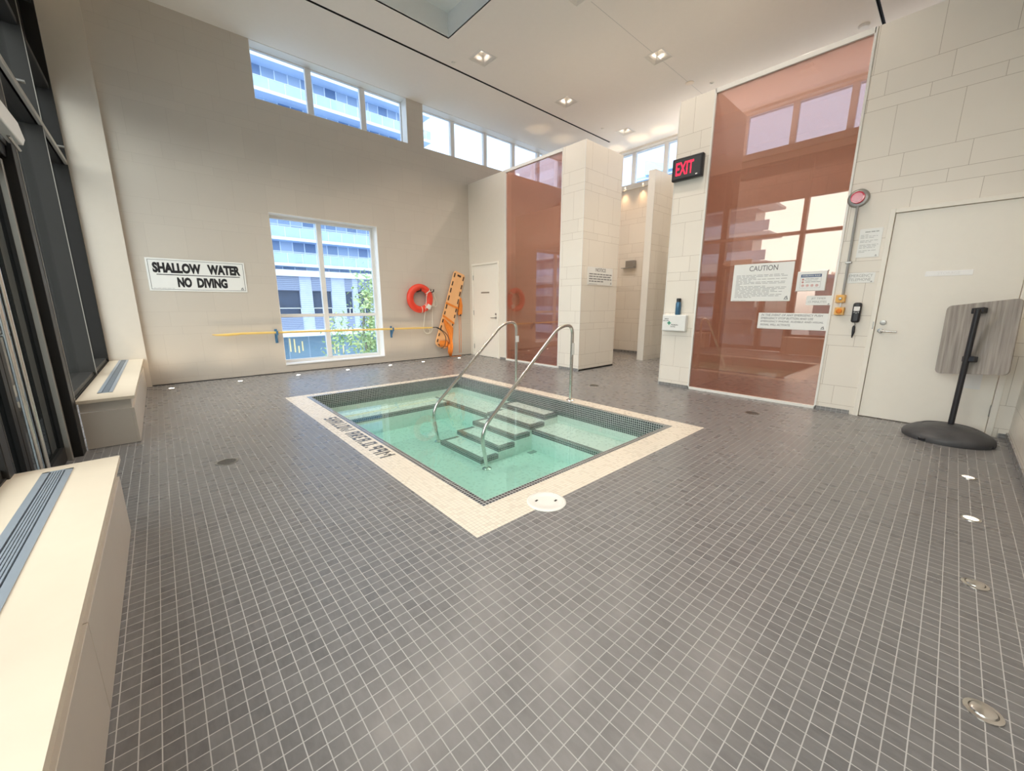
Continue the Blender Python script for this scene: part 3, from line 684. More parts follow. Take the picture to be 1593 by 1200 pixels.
B().box(XB-0.022, XB-0.016, 0.868, 0.8775, 1.19, 1.30).build('nipple', m_steel2, t)
B().box(XB-0.034, XB, 0.838, 0.892, 1.672, 1.690, 0.003).build('pipe_clamp', m_steel2, t)
for i, (y, z, lb, r) in enumerate(((0.878, 1.293, 'upper yellow box with small round button under the conduit', 0.013), (0.871, 1.157, 'lower yellow box with round stop button under the conduit', 0.022))):
    t = thing('button_box', lb, 'button box', (XB, y, z-0.04), 'yellow button boxes')
    B().box(XB-0.055, XB, y-0.042, y+0.042, z-0.042, z+0.042, 0.005, 2).build('box_body', m_stop, t)
    B().lathe([(0, 0), (r*1.2, 0), (r*1.2, 0.006), (r, 0.016), (0, 0.018)], (XB-0.055, y, z), '-x', 20).build('push_button', m_orange if i else m_steel2, t)
    for sy_ in (-1, 1):
        for sz in (-1, 1): B().lathe([(0, 0), (0.004, 0), (0.004, 0.002), (0, 0.002)], (XB-0.055, y+sy_*0.032, z+sz*0.032), '-x', 8).build('screw', m_steel2, t)
t = thing('emergency_phone', 'black wall phone with pale screen beside the storage door', 'phone', (XB, 0.722, 1.04))
B().box(XB-0.055, XB, 0.686, 0.760, 1.035, 1.250, 0.022, 4).build('handset', m_plast, t)
B().box(XB-0.0565, XB-0.054, 0.697, 0.748, 1.160, 1.208, 0.003).build('screen', m_paper, t)
for k in range(3): B().lathe([(0, 0), (0.0075, 0), (0.006, 0.003), (0, 0.003)], (XB-0.054, 0.705+k*0.0175, 1.146-(0.006 if k == 1 else 0)), '-x', 12).build('button', m_grey_plast, t)
bb = B().tube([(XB-0.03, 0.725, 1.04), (XB-0.028, 0.718, 1.015), (XB-0.026, 0.722, 0.995)], 0.0025, 8); bb.build('cord', m_plast, t)
bb = B().tube([(XB-0.026, 0.724, 1.003), (XB-0.026, 0.724, 0.985), (XB-0.026, 0.722, 0.93), (XB-0.026, 0.727, 0.868)], [0.006, 0.014, 0.014, 0.004], 10); bb.build('cord_grip', m_plast, t)
# dispenser in the alcove
t = thing('shower_dispenser', 'small grey metal box on the back wall of the alcove', 'dispenser', (8.98, 5.55, 2.14))
B().box(8.87, 8.98, 5.44, 5.68, 2.14, 2.30, 0.008, 2).build('case', m_steel2, t)
B().box(8.86, 8.98, 5.44, 5.80, 2.125, 2.138, 0.003).build('tray', m_grey_plast, t)
for i, (y, lb) in enumerate(((5.86, 'tiny round light at left end of the white alcove ledge'), (5.38, 'tiny round light on the white alcove ledge by the divider'))):
    t = thing('ledge_light', lb, 'ledge light', (8.95, y, 4.0), 'ledge lights')
    B().lathe([(0, 0), (0.02, 0), (0.017, 0.006), (0, 0.006)], (8.95, y, 4.028), '-x', 16).build('lens', m_lens, t)
    l = bpy.data.lights.new('lamp', 'SPOT'); l.energy = 26; l.color = (1, 0.62, 0.34); l.spot_size = 1.7; l.spot_blend = 0.8; l.shadow_soft_size = 0.03
    o = bpy.data.objects.new('lamp', l); COL.objects.link(o); o.parent = t; o.location = (-0.03, 0, 0.02); o.rotation_euler = (0, 0.35, 0)
# ledge uplights for warm ceiling pools; last four unseen, added to light back room
for i, (x, y, lb) in enumerate(((9.62, 6.65, 'ledge uplight nearest the far corner'), (9.45, 5.87, 'ledge uplight in the middle of the alcove'), (9.45, 5.25, 'ledge uplight beside the divider wall'), (7.25, 7.2, 'uplight on top of the closet wall'), (8.1, 7.2, 'second uplight on top of the closet wall'), (9.45, 4.2, 'unseen added uplight right of the divider wall'), (9.45, 3.1, 'unseen added uplight behind the exit sign column'), (9.45, 2.0, 'unseen added uplight behind the wide copper panel'), (9.45, 0.9, 'unseen added uplight behind the right edge of the copper panel'))):
    zt = 4.085 if x > 8.98 else 3.36
    t = thing('uplight', lb, 'uplight', (x, y, zt), 'ledge uplights')
    B().lathe([(0.05, 0), (0.05, 0.08), (0.045, 0.08), (0.04, 0.03), (0, 0.03)], (x, y, zt), 'z', 20).build('can', m_grey_plast, t)
    l = bpy.data.lights.new('lamp', 'SPOT'); l.energy = 22 if y > 4.6 else 17; l.color = (1, 0.72, 0.40) if y > 4.6 else (1, 0.90, 0.82); l.spot_size = (0.62 if x > 8.98 else 0.42) if y > 4.6 else 2.5; l.spot_blend = 0.9; l.shadow_soft_size = 0.03
    o = bpy.data.objects.new('lamp', l); COL.objects.link(o); o.parent = t; o.location = (0, 0, 0.06); o.rotation_euler = (PI, 0, 0)
# shelves the closet uplights stand on
smesh(B().box(7.0, 8.3, 7.0, 7.4, 3.30, 3.36), 'trim_7', m_paint, 'shelf top behind the closet wall', 'shelf')

# ------------------------------------------------------------------ left glazing (black curtain wall) and double door
b = B().plate((YN-0.2, YA+0.3), (-0.1, ZC), [(YN+0.05, YA-0.06, -0.1, 4.78)], mapX(XL), -0.22, -0.02)
smesh(b, 'wall_glazing', m_paint, 'wall band over the black glazing', 'wall', at=(XL-0.1, 3.8, 0))
def bars(b, y, x0=-0.80, x1=XL, wd=0.05, z0=0.0, z1=4.78): b.box(x0, x1, y-wd/2, y+wd/2, z0, z1, 0.004)
XG = -0.74
def bay(name, label, y0, y1, z0, posts, transoms):
    t = struct(name, label, (XL, (y0+y1)/2, z0), 'window')
    f = B()
    for p in posts: bars(f, p, z0=z0)
    f.box(-0.80, XL-0.02, y0, y1, z0, z0+0.04); f.box(-0.80, XL-0.02, y0, y1, 4.72, 4.78)
    f.build('mullion', m_grey_al, t)
    f = B()
    for p in posts: f.box(XL-0.002, XL+0.004, p-0.025, p-0.017, z0, 4.78)
    f.build('mullion_edge', m_edge, t)
    f = B()
    for z in transoms: f.box(-0.80, XL-0.02, y0, y1, z-0.035, z+0.035, 0.004)
    f.build('transom', m_black, t)
    B().box(XG, XG+0.008, y0, y1, z0+0.04, 3.85).build('glass', m_glassL, t)
    B().box(XG-0.02, XG+0.010, y0, y1, 3.85, 4.74).build('spandrel_panel', m_black, t)
    return t
bay('window_5', 'black-framed glazing behind the far bench', 4.74, 7.89, 0.44, [6.38], [3.0, 3.85])
bay('window_6', 'black-framed glazing behind the near bench', YN+0.05, 2.80, 0.44, [1.15], [3.0, 3.85])
bay('window_7', 'black-framed glazing over the double door', 2.86, 4.60, 2.30, [], [3.0, 3.85])
f = B()
f.box(-0.78, XL, 4.585, 4.735, 0, 4.78, 0.003); f.box(-0.78, XL, 2.78, 2.87, 0, 4.78, 0.003); f.box(-0.80, XL, 7.86, 7.915, 0.0, 4.78, 0.003)
smesh(f, 'trim_8', m_black, 'deep black aluminium posts of the left glazing', 'post')
f = B(); f.box(XL-0.004, XL+0.003, 4.726, 4.738, 0, 4.78)
smesh(f, 'trim_9', m_edge, 'bright edge strip on the black post', 'edge strip')
f = B(); f.box(-0.80, XL-0.01, 4.74, 7.89, 0.38, 0.44); f.box(-0.80, XL-0.01, YN, 2.80, 0.38, 0.44)
smesh(f, 'trim_10', m_grey_al, 'grey aluminium sill behind the benches', 'window sill')
t = struct('door_3', 'black-framed glass double door between the benches', (XL, 3.7, 0), 'door')
f = B(); f.box(-0.78, XL-0.03, 2.87, 4.585, 2.22, 2.32, 0.004); f.build('door_header', m_black, t)
for (ya, yb, hy) in ((2.88, 3.525, 3.455), (3.535, 4.575, 3.61)):
    f = B()
    f.box(-0.74, -0.69, ya, ya+0.07, 0.01, 2.22, 0.003); f.box(-0.74, -0.69, yb-0.07, yb, 0.01, 2.22, 0.003); f.box(-0.74, -0.69, ya+0.07, yb-0.07, 0.01, 0.12); f.box(-0.74, -0.69, ya+0.07, yb-0.07, 2.12, 2.22)
    lf = f.build('door_leaf', m_black, t)
    B().box(-0.718, -0.710, ya+0.07, yb-0.07, 0.12, 2.12).build('glass', m_glassD, lf)
    h = B().tube([(-0.640, hy, 0.16), (-0.640, hy, 1.95)], 0.013, 14)
    for z in (0.22, 1.05, 1.88): h.tube([(-0.690, hy, z), (-0.640, hy, z)], 0.008, 10)
    tag(h.build('pull_handle', m_steel, lf), 'tall steel pull bar')
f = B()
for y in (4.53, 2.93): f.box(-0.70, -0.66, y-0.02, y+0.02, 0.0, 2.2, 0.003)
f.build('jamb_strip', m_edge, t)
# door closer and stay rods high on the glazing
t = thing('door_closer', 'pale box-shaped closer on the header of the glass door', 'door closer', (-0.60, 4.1, 2.26))
B().prism([(3.85, 2.30), (4.50, 2.30), (4.60, 2.36), (4.46, 2.44), (3.85, 2.44)], mapX(-0.61), 0.0, 0.07, 0.008).build('closer_body', m_frame, t)
B().tube([(-0.575, 4.3, 2.30), (-0.575, 4.58, 2.285)], 0.010, 8).build('closer_arm', m_steel2, t)
for i, (y, z, lb) in enumerate(((5.75, 3.13, 'upper thin steel stay rod crossing the left glazing'), (7.80, 3.16, 'lower thin steel stay rod crossing the left glazing'))):
    tag(B().tube([(-1.75, y, z-0.02), (XL+0.01, y, z)], 0.016, 10).build('stay_rod', m_steel2), lb, 'rod', 'steel stay rods')
tag(B().box(-0.655, XL+0.004, 2.9, 7.86, 2.965, 3.015, 0.004).build('stay_rail', m_edge), 'pale horizontal rail across the left glazing', 'rail')

# ------------------------------------------------------------------ benches (heater covers)
def bench(label, y0, y1, g0, g1, joints, endcap):
    t = thing('heater_bench', label, 'bench', (-0.44, (y0+y1)/2, 0), 'low benches under the glazing')
    gx0, gx1 = -0.508, -0.408
    B().plate((XL, -0.255), (y0-0.015, y1), [(gx0, gx1, g0, g1)], mapZ(0.405), 0.0, 0.026).build('bench_top', m_stone, t)
    B().box(XL+0.01, -0.285, y0+0.01, y1, 0.325, 0.405).build('upper_rail', m_bench, t)
    ys = [y0] + joints + [y1]
    for a, c in zip(ys, ys[1:]): B().box(-0.292, -0.270, a+(0.002 if a != y0 else 0), c-0.002, 0.004, 0.322, 0.0015).build('front_panel', m_bench, t)
    B().box(XL+0.01, -0.292, y0, y0+0.02, 0.004, 0.322, 0.0015).build('end_panel', m_bench, t)
    g = B()
    n = 6; bw = 0.0042
    g.box(gx0, gx0+0.026, g0, g1, 0.425, 0.434); g.box(gx1-0.026, gx1, g0, g1, 0.425, 0.434); g.box(gx0, gx1, g0, g0+0.012, 0.425, 0.434); g.box(gx0, gx1, g1-0.012, g1, 0.425, 0.434)
    span = (gx1-0.026)-(gx0+0.026)
    for k in range(n-1):
        c = gx0+0.026+span*(k+1)/n; g.box(c-bw/2, c+bw/2, g0+0.012, g1-0.012, 0.418, 0.433)
    gr = g.build('grille', m_grille, t)
    B().box(gx0, gx1, g0, g1, 0.400, 0.406).build('grille_slots', m_slot, gr)
    return t
bench('far cream-topped heater bench against the pale pier', 4.745, 7.905, 5.04, 7.89, [6.3], True)
bn = thing('heater_bench', 'near cream-topped heater bench in the left foreground', 'bench', (-0.44, 1.2, 0), 'low benches under the glazing')
def bench_near():
    y0, y1 = YN+0.005, 2.84; t = bn; gx0, gx1, g0, g1 = -0.512, -0.412, -0.30, 2.775
    B().plate((XL-0.03, -0.255), (y0, y1+0.015), [(gx0, gx1, g0, g1)], mapZ(0.405), 0.0, 0.026).build('bench_top', m_stone, t)
    B().box(XL+0.01, -0.285, y0, y1-0.01, 0.325, 0.405).build('upper_rail', m_bench, t)
    ys = [y0, 0.35, 1.53, y1]
    for a, c in zip(ys, ys[1:]): B().box(-0.292, -0.270, a+0.002, c-0.002, 0.004, 0.322, 0.0015).build('front_panel', m_bench, t)
    B().box(XL+0.01, -0.292, y1-0.02, y1, 0.004, 0.322, 0.0015).build('end_panel', m_bench, t)
    g = B(); n = 6; bw = 0.0055
    g.box(gx0, gx0+0.024, g0, g1, 0.425, 0.434); g.box(gx1-0.024, gx1, g0, g1, 0.425, 0.434); g.box(gx0, gx1, g0, g0+0.012, 0.425, 0.434); g.box(gx0, gx1, g1-0.012, g1, 0.425, 0.434)
    span = (gx1-0.024)-(gx0+0.024)
    for k in range(n-1):
        c = gx0+0.024+span*(k+1)/n; g.box(c-bw/2, c+bw/2, g0+0.012, g1-0.012, 0.418, 0.433)
    gr = g.build('grille', m_grille, t)
    B().box(gx0, gx1, g0, g1, 0.400, 0.406).build('grille_slots', m_slot, gr)
bench_near()

# ------------------------------------------------------------------ whirlpool
pool = thing('whirlpool', 'square sunken whirlpool tub with cream tile rim and steps', 'hot tub', ((PX0+PX1)/2, (PY0+PY1)/2, 0))
B().plate((QX0, QX1), (QY0, QY1), [(PX0-0.0508, PX1+0.0508, PY0-0.0508, PY1+0.0508)], mapZ(0), -0.24, 0.0).build('coping', m_coping, pool)
B().plate((PX0-0.0508, PX1+0.0508), (PY0-0.0508, PY1+0.0508), [(PX0, PX1, PY0, PY1)], mapZ(0), -0.195, 0.001).build('waterline_tiles', m_dark, pool)
b = B(); zt = -0.195; w_ = 0.08
b.box(PX0-w_, PX0+0.004, PY0-w_, PY1+w_, PZ, zt); b.box(PX1-0.004, PX1+w_, PY0-w_, PY1+w_, PZ, zt); b.box(PX0, PX1, PY0-w_, PY0+0.004, PZ, zt); b.box(PX0, PX1, PY1-0.004, PY1+w_, PZ, zt)
b.box(PX0-w_, PX1+w_, PY0-w_, PY1+w_, PZ-0.1, PZ)
b.build('basin', m_basin, pool)
ZB = -0.30; BX1 = 3.265; BY1 = 5.155; BX0 = 1.725; SY0, SY1 = 3.28, 4.127
NW = 0.0508
def slab(name, x0, x1, y0, y1, z, edges):
    s = B().box(x0, x1, y0, y1, PZ, z).build(name, m_basin, pool)
    b = B(); e = 0.0015
    if 'l' in edges: b.box(x0-e, x0+NW, y0-e, y1+e, z-NW, z+e)
    if 'n' in edges: b.box(x0+NW*('l' in edges), x1, y0-e, y0+NW, z-NW, z+e)
    if 'f' in edges: b.box(x0+NW*('l' in edges), x1, y1-NW, y1+e, z-NW, z+e)
    if 'r' in edges: b.box(x1-NW, x1+e, y0, y1, z-NW, z+e)
    b.build('nosing', m_dark, s)
slab('bench_seat', BX0, BX1, BY1, PY1-0.004, ZB, 'n')
slab('bench_seat', BX1, PX1-0.004, SY1, PY1-0.004, ZB, 'l')
slab('bench_seat', BX1, PX1-0.004, PY0+0.004, SY0, ZB, 'l')
slab('bench_seat', PX0+0.004, BX0, PY0+0.004, PY1-0.004, ZB, 'r')
run, rise = 0.2545, 0.07697
for i in range(5):
    xn = 3.4856-i*run; z = -0.1663-i*rise
    slab('step', xn, (xn+run) if i else PX1-0.004, SY0, SY1, z, 'lnf')
for (x, y) in ((2.60, 4.62), (2.30, 2.45)):
    B().lathe([(0, 0), (0.075, 0), (0.105, 0), (0.105, 0.006), (0.095, 0.012), (0.02, 0.014), (0, 0.014)], (x, y, PZ), 'z', 28).build('drain_cover', m_basin, pool)
B().box(3.14, 3.25, 3.17, 3.23, PZ, PZ+0.006).build('suction_grate', m_grey_plast, pool)
for (x, y, z) in ((2.0, PY1-0.004, -0.24), (2.7, PY1-0.004, -0.24)):
    B().lathe([(0, 0), (0.028, 0), (0.024, 0.01), (0.01, 0.012), (0, 0.006)], (x, y, z), '-y', 18).build('jet', m_white, pool)
for (y,) in ((4.9,), (2.6,)):
    B().lathe([(0, 0), (0.028, 0), (0.024, 0.01), (0.01, 0.012), (0, 0.006)], (PX1-0.004, y, -0.24), '-x', 18).build('jet', m_white, pool)
# depth lettering set in tiles on the coping, tops toward the water, read from the left side
FONT = {'S': ('XXX','X..','XXX','..X','XXX'), 'H': ('X.X','X.X','XXX','X.X','X.X'), 'A': ('XXX','X.X','XXX','X.X','X.X'), 'L': ('X..','X..','X..','X..','XXX'), 'l': ('X.','X.','X.','X.','XX'),
        'O': ('XXX','X.X','X.X','X.X','XXX'), 'W': ('X...X','X...X','X.X.X','X.X.X','.X.X.'), 'R': ('XXX','X.X','XXX','XX.','X.X'), 'E': ('XXX','X..','XX.','X..','XXX'), '.': ('.','.','.','.','X'),
        '0': ('XXX','X.X','X.X','X.X','XXX'), '9': ('XXX','X.X','XXX','..X','..X'), 'M': ('X...X','XX.XX','X.X.X','X...X','X...X'), ' ': ('.','.','.','.','.')}
txt = 'SHAllOW AREA.0.99M'
ncol = sum(len(FONT[c][0])+1 for c in txt)-1
pitch = 1.49/ncol; rowp = 0.0265
y = 4.412
for c in txt:
    g = FONT[c]; b = B(); any_ = False
    for r, row in enumerate(g):
        for k, ch in enumerate(row):
            if ch == 'X': b.box(1.318-(r+1)*rowp+0.001, 1.318-r*rowp-0.001, y-(k+1)*pitch+0.0008, y-k*pitch-0.0008, -0.002, 0.0012); any_ = True
    if any_: tag(b.build('depth_letter', m_letter, pool), 'charcoal tile character of the depth marking')
    y -= (len(g[0])+1)*pitch
e_ = 0.0006
wat = B().box(PX0+e_+0.004, PX1-e_-0.004, PY0+e_+0.004, PY1-e_-0.004, PZ+0.0005, ZW).build('pool_water', m_water)
tag(wat, 'clear turquoise water filling the whirlpool', 'water', kind='stuff')
# skimmer lid
t = thing('skimmer_lid', 'round white skimmer lid on the near corner of the rim', 'lid', (1.672, 1.542, 0))
B().lathe([(0.098, 0), (0.124, 0), (0.124, 0.004), (0.112, 0.007), (0.110, 0.005), (0.092, 0.006), (0.088, 0.0045), (0.05, 0.006), (0.0, 0.006)], (1.672, 1.542, 0), 'z', 40).build('lid', m_trim, t)
for (dx, dy) in ((-0.062, 0.0), (0.058, 0.005)): B().box(-0.012, 0.012, -0.006, 0.006, 0, 0.001, mx=Matrix.Translation((1.672+dx*0.72+dy, 1.542-dx*0.70+dy, 0.0062)) @ Matrix.Rotation(0.2, 4, 'Z')).build('finger_hole', m_slot, t)
# handrails
def fillet(pts, rad, n=7):
    P = [Vector(p) for p in pts]; out_ = [P[0]]
    for i in range(1, len(P)-1):
        a = (P[i-1]-P[i]); c = (P[i+1]-P[i]); r = min(rad[i-1], a.length*0.49, c.length*0.49)
        p0 = P[i]+a.normalized()*r; p1 = P[i]+c.normalized()*r
        for k in range(n+1):
            s = k/n; out_.append((1-s)**2*p0 + 2*s*(1-s)*P[i] + s*s*p1)
    return out_ + [P[-1]]
def handrail(label, Y, dx, tagside):
    t = thing('handrail', label, 'handrail', (3.87+dx, Y, 0), 'pool handrails')
    path = fillet([(3.865+dx, Y, 0), (3.865+dx, Y, 0.985), (3.60+dx, Y, 0.955), (2.40+dx, Y, -0.105), (2.475+dx, Y, PZ)], [0.19, 0.12, 0.16])
    B().tube(path, 0.0205, 18).build('rail', m_steel, t)
    B().lathe([(0.0, 0), (0.052, 0), (0.050, 0.008), (0.026, 0.022), (0.0, 0.022)], (3.865+dx, Y, 0), 'z', 28).build('flange', m_steel, t)
    B().lathe([(0.0, 0), (0.052, 0), (0.050, 0.008), (0.026, 0.022), (0.0, 0.022)], (2.475+dx, Y, PZ), 'z', 28).build('flange', m_steel, t)
    b = B(); b.box(3.835+dx, 3.895+dx, Y-0.0225, Y-0.0205, 0.68, 0.77) if tagside else b.box(3.842+dx, 3.888+dx, Y-0.0225, Y-0.0205, 0.60, 0.75)
    tag(b.build('inspection_tag', m_paper, t), 'white tag on the upright')
handrail('near steel handrail with its post on the rim', 3.18, 0.0, False)
handrail('far steel handrail with a white tag on its post', 4.30, 0.065, True)

# ------------------------------------------------------------------ floor fittings
for i, (x, y, lb) in enumerate(((0.248, 3.658, 'dark round floor drain left of the whirlpool'), (4.88, 3.555, 'dark round floor drain behind the whirlpool'), (4.96, 1.387, 'small floor drain before the wide copper panel'))):
    t = thing('floor_drain', lb, 'drain', (x, y, 0), 'floor drains')
    B().lathe([(0.062, 0), (0.075, 0), (0.075, 0.003), (0.062, 0.003), (0.062, 0)], (x, y, 0), 'z', 28).build('drain_ring', m_steel2, t)
    b = B().lathe([(0, 0), (0.062, 0), (0.062, 0.0012), (0, 0.0012)], (x, y, 0), 'z', 28)
    g = b.build('drain_plate', m_slot, t)
    b = B()
    for k in range(-3, 4):
        h = math.sqrt(max(0, 0.06**2-(k*0.016)**2)); b.box(x-h, x+h, y+k*0.016-0.003, y+k*0.016+0.003, 0.0012, 0.0028)
    b.build('drain_bars', m_steel2, t)
def ground_light(x, y, lit, lb, group):
    t = thing('floor_uplight', lb, 'floor light', (x, y, 0), group)
    B().lathe([(0.032, 0), (0.044, 0), (0.043, 0.004), (0.032, 0.006), (0.032, 0)], (x, y, 0), 'z', 24).build('bezel', m_steel, t)
    if lit:
        B().lathe([(0, 0), (0.032, 0), (0.032, 0.004), (0, 0.006)], (x, y, 0), 'z', 20).build('lens', m_glow if y > 1 else m_lens, t)
        l = bpy.data.lights.new('lamp', 'SPOT'); l.energy = 7.0 if y > 1 else 2.0; l.color = (1.0, 0.80, 0.55); l.spot_size = math.radians(150); l.spot_blend = 0.8; l.shadow_soft_size = 0.03
        o = bpy.data.objects.new('lamp', l); COL.objects.link(o); o.parent = t; o.location = (0, 0, 0.012); o.rotation_euler = (PI, 0, 0)
    else:
        B().lathe([(0.033, 0.002), (0.028, 0.009), (0.014, 0.013), (0, 0.014)], (x, y, 0), 'z', 20).build('eyelid_cap', m_steel, t)
ga = 'lights along the far wall'
for i, x in enumerate((0.0, 0.845, 1.70, 2.555, 3.41, 4.16, 5.10)):
    ground_light(x, 7.555, True, ('small lit floor light nearest the far bench', 'second lit floor light from the far bench, below the safety sign', 'lit floor light before the left edge of the tall window', 'lit floor light before the middle of the tall window',
        'lit floor light before the right edge of the tall window', 'lit floor light below the lifebuoy', 'lit floor light below the orange spine board')[i], ga)
for i, (x, lit) in enumerate(((4.212, True), (3.375, True), (2.557, False), (1.72, False))):
    ground_light(x, -0.243, lit, ('lit floor light nearest the sign stand', 'second lit floor light from the sign stand', 'oval steel floor light cover, farther of the two unlit', 'oval steel floor light cover in the bottom right corner')[i], 'lights along the right wall')

# ------------------------------------------------------------------ sign stand
sx, sy = 5.375, -0.13
t = thing('sign_stand', 'black sign stand with round rubber base before the storage door', 'sign stand', (sx, sy, 0))
bb = B().lathe([(0, 0.0), (0.297, 0.0), (0.302, 0.022), (0.296, 0.048), (0.275, 0.070), (0.22, 0.104), (0.180, 0.122), (0.168, 0.114), (0.11, 0.132), (0.05, 0.138), (0, 0.138)], (sx-0.035, sy+0.01, 0), 'z', 48)
bb.build('base', m_rubber, t)
for an in (150, 250, 350): B().box(-0.03, 0.03, -0.035, 0.03, 0.004, 0.034, 0.008, mx=Matrix.Translation((sx-0.035+0.275*math.cos(math.radians(an)), sy+0.01+0.275*math.sin(math.radians(an)), 0)) @ Matrix.Rotation(math.radians(an), 4, 'Z')).build('base_lug', m_plast, t)
B().tube([(sx, sy, 0.09), (sx, sy, 1.19)], 0.021, 16).build('pole', m_plast, t)
yaw = math.atan2(0.42, 0.313)   # board runs from far left to near right
mx = Matrix.Translation((5.435, -0.160, 0.932)) @ Matrix.Rotation(-math.radians(37), 4, 'Z') @ Matrix.Rotation(math.radians(8), 4, 'Y') @ Matrix.Rotation(math.radians(-7.5), 4, 'X')
pts = []
hw, hh, r = 0.262, 0.322, 0.04
for cx_, cz_, a0 in ((hw-r, hh-r, 0), (-hw+r, hh-r, 90), (-hw+r, -hh+r, 180), (hw-r, -hh+r, 270)):
    for k in range(6): a = math.radians(a0+k*18); pts.append((cx_+r*math.cos(a), cz_+r*math.sin(a)))
bo = B().prism(pts, lambda u, v, d: (d, u, v), -0.006, 0.006).build('board', m_board, t, world=False)
bo.matrix_local = Matrix.Translation((-sx, -sy, 0)) @ mx
for z in (0.245, -0.19): B().box(-0.045, 0.0, -0.045, 0.045, z-0.025, z+0.025, 0.004, mx=mx).build('bracket', m_plast, t)

# ------------------------------------------------------------------ far wall: sign, lifebuoy, pole, spine board
t = thing('no_diving_sign', 'black and white shallow water no diving sign', 'sign', (0.56, YA, 1.42))
B().box(-0.043, 1.168, YA-0.008, YA, 1.418, 1.892, 0.002).build('sign_board', m_sign, t)
b = B(); a0, a1, c0, c1 = -0.02, 1.145, 1.440, 1.870; lw = 0.0045
for q in ((a0, a1, c0, c0+lw), (a0, a1, c1-lw, c1), (a0, a0+lw, c0, c1), (a1-lw, a1, c0, c1)): b.box(q[0], q[1], YA-0.009, YA-0.0078, q[2], q[3])
b.box(0.06, 1.085, YA-0.009, YA-0.0078, 1.652, 1.663)
b.build('border', m_ink, t)
b = B()
for wd_, xa, xb, zc in (('SHALLOW', 0.025, 0.592, 1.757), ('WATER', 0.672, 1.100, 1.757), ('NO', 0.285, 0.455, 1.550), ('DIVING', 0.520, 0.905, 1.550)):
    b.text(wd_, 0.2, frA((xa+xb)/2, zc, 0.0085), 1.0, 0.0115, fit=(xb-xa, 0.150))
b.build('lettering', m_ink, t)
b = B(); emblem(b, frA(1.10, 1.475, 0.0085), 0.042); b.build('emblem', m_grey_ink, t)
b = B(); x = 0.0
while x < 0.24: L = random.uniform(0.02, 0.05); b.box(x, x+L, YA-0.009, YA-0.0078, 1.457, 1.461); x += L+0.008
b.build('fine_print', m_fine_ink, t)
# lifebuoy
yb = YA-0.085
t = thing('lifebuoy', 'red ring lifebuoy hanging on the far wall', 'lifebuoy', (4.335, yb, 1.04))
b = B(); R_, r_ = 0.240, 0.073; c = (4.335, yb, 1.355); b.smooth = True
def torus_pt(a, q, rr=r_): return (c[0]+(R_+rr*math.cos(q))*math.cos(a), c[1]+0.9*rr*math.sin(q), c[2]+(R_+rr*math.cos(q))*math.sin(a))
def torus(b, a0, a1, n, rr, close=False, seg=18):
    rings = [[b.bm.verts.new(torus_pt(a0+(a1-a0)*i/n, 2*PI*k/seg, rr)) for k in range(seg)] for i in range(n+(0 if close else 1))]
    for i in range(n):
        A, C = rings[i], rings[(i+1) % len(rings)]
        for k in range(seg): b.bm.faces.new((A[k], C[k], C[(k+1) % seg], A[(k+1) % seg]))
    b.smooth = True
torus(b, 0, 2*PI, 56, r_, True); b.build('ring', m_red, t)
for a in (PI*0.22, -PI*0.30, -PI*0.48):
    b = B(); torus(b, a-0.03, a+0.03, 4, r_+0.003); b.build('band', m_rope, t)
b = B(); b.box(-0.05, 0.05, -0.012, 0.012, -0.05, 0.05, 0.004, mx=Matrix.Translation((4.335+R_*math.cos(-0.30*PI)+0.03, yb-r_-0.005, 1.355+R_*math.sin(-0.30*PI)+0.015)) @ Matrix.Rotation(0.5, 4, 'Y')); b.build('line_clip', m_trim, t)
for i, (x, z, lb) in enumerate(((4.315, 1.535, 'black hook inside the lifebuoy ring'), (4.63, 1.525, 'black hook at the right side of the lifebuoy'))):
    h = B(); h.box(x-0.035, x+0.035, YA-0.012, YA, z-0.045, z+0.035, 0.003); h.tube([(x, YA-0.006, z), (x, YA-0.05, z-0.02), (x, YA-0.17, z-0.02), (x, YA-0.18, z+0.03)], 0.013, 8)
    tag(h.build('wall_hook', m_plast), lb, 'hook', 'black wall hooks')
b = B()
def rope(b, pts, r=0.0065, n=8):
    P = [Vector(p) for p in pts]; out_ = []
    for i in range(len(P)-1):
        p0, p1, p2, p3 = P[max(i-1, 0)], P[i], P[i+1], P[min(i+2, len(P)-1)]
        for k in range(n):
            s = k/n; out_.append(0.5*((2*p1)+(p2-p0)*s+(2*p0-5*p1+4*p2-p3)*s*s+(3*p1-p0-3*p2+p3)*s**3))
    out_.append(P[-1]); b.tube(out_, r, 8)
ry = YA-0.03
rope(b, [(4.63, ry-0.1, 1.52), (4.45, ry-0.17, 1.46), (4.43, ry-0.14, 1.20), (4.43, ry-0.05, 0.95), (4.42, ry, 0.70), (4.46, ry, 0.60), (4.53, ry, 0.575), (4.61, ry, 0.61), (4.65, ry, 0.72), (4.66, ry, 1.0), (4.67, ry, 1.25), (4.65, ry-0.05, 1.50)])
for k in range(5):
    x = 4.64+k*0.022; rope(b, [(4.63, ry-0.08, 1.53), (x, ry-0.03-0.01*k, 1.42-0.02*k), (x+0.05*math.sin(k*2), ry-0.02, 1.30-0.02*k), (x-0.02, ry-0.03, 1.20), (4.64+0.01*k, ry-0.05, 1.50)], 0.006, 6)
rope(b, [(4.49, ry, 0.69), (4.45, ry, 0.66), (4.47, ry, 0.60), (4.55, ry, 0.59), (4.58, ry, 0.65), (4.53, ry, 0.69), (4.49, ry, 0.69)], 0.005, 6)
tag(b.build('throw_rope', m_rope, smooth=True), 'loop of thin white rope hanging beside the lifebuoy', 'rope')
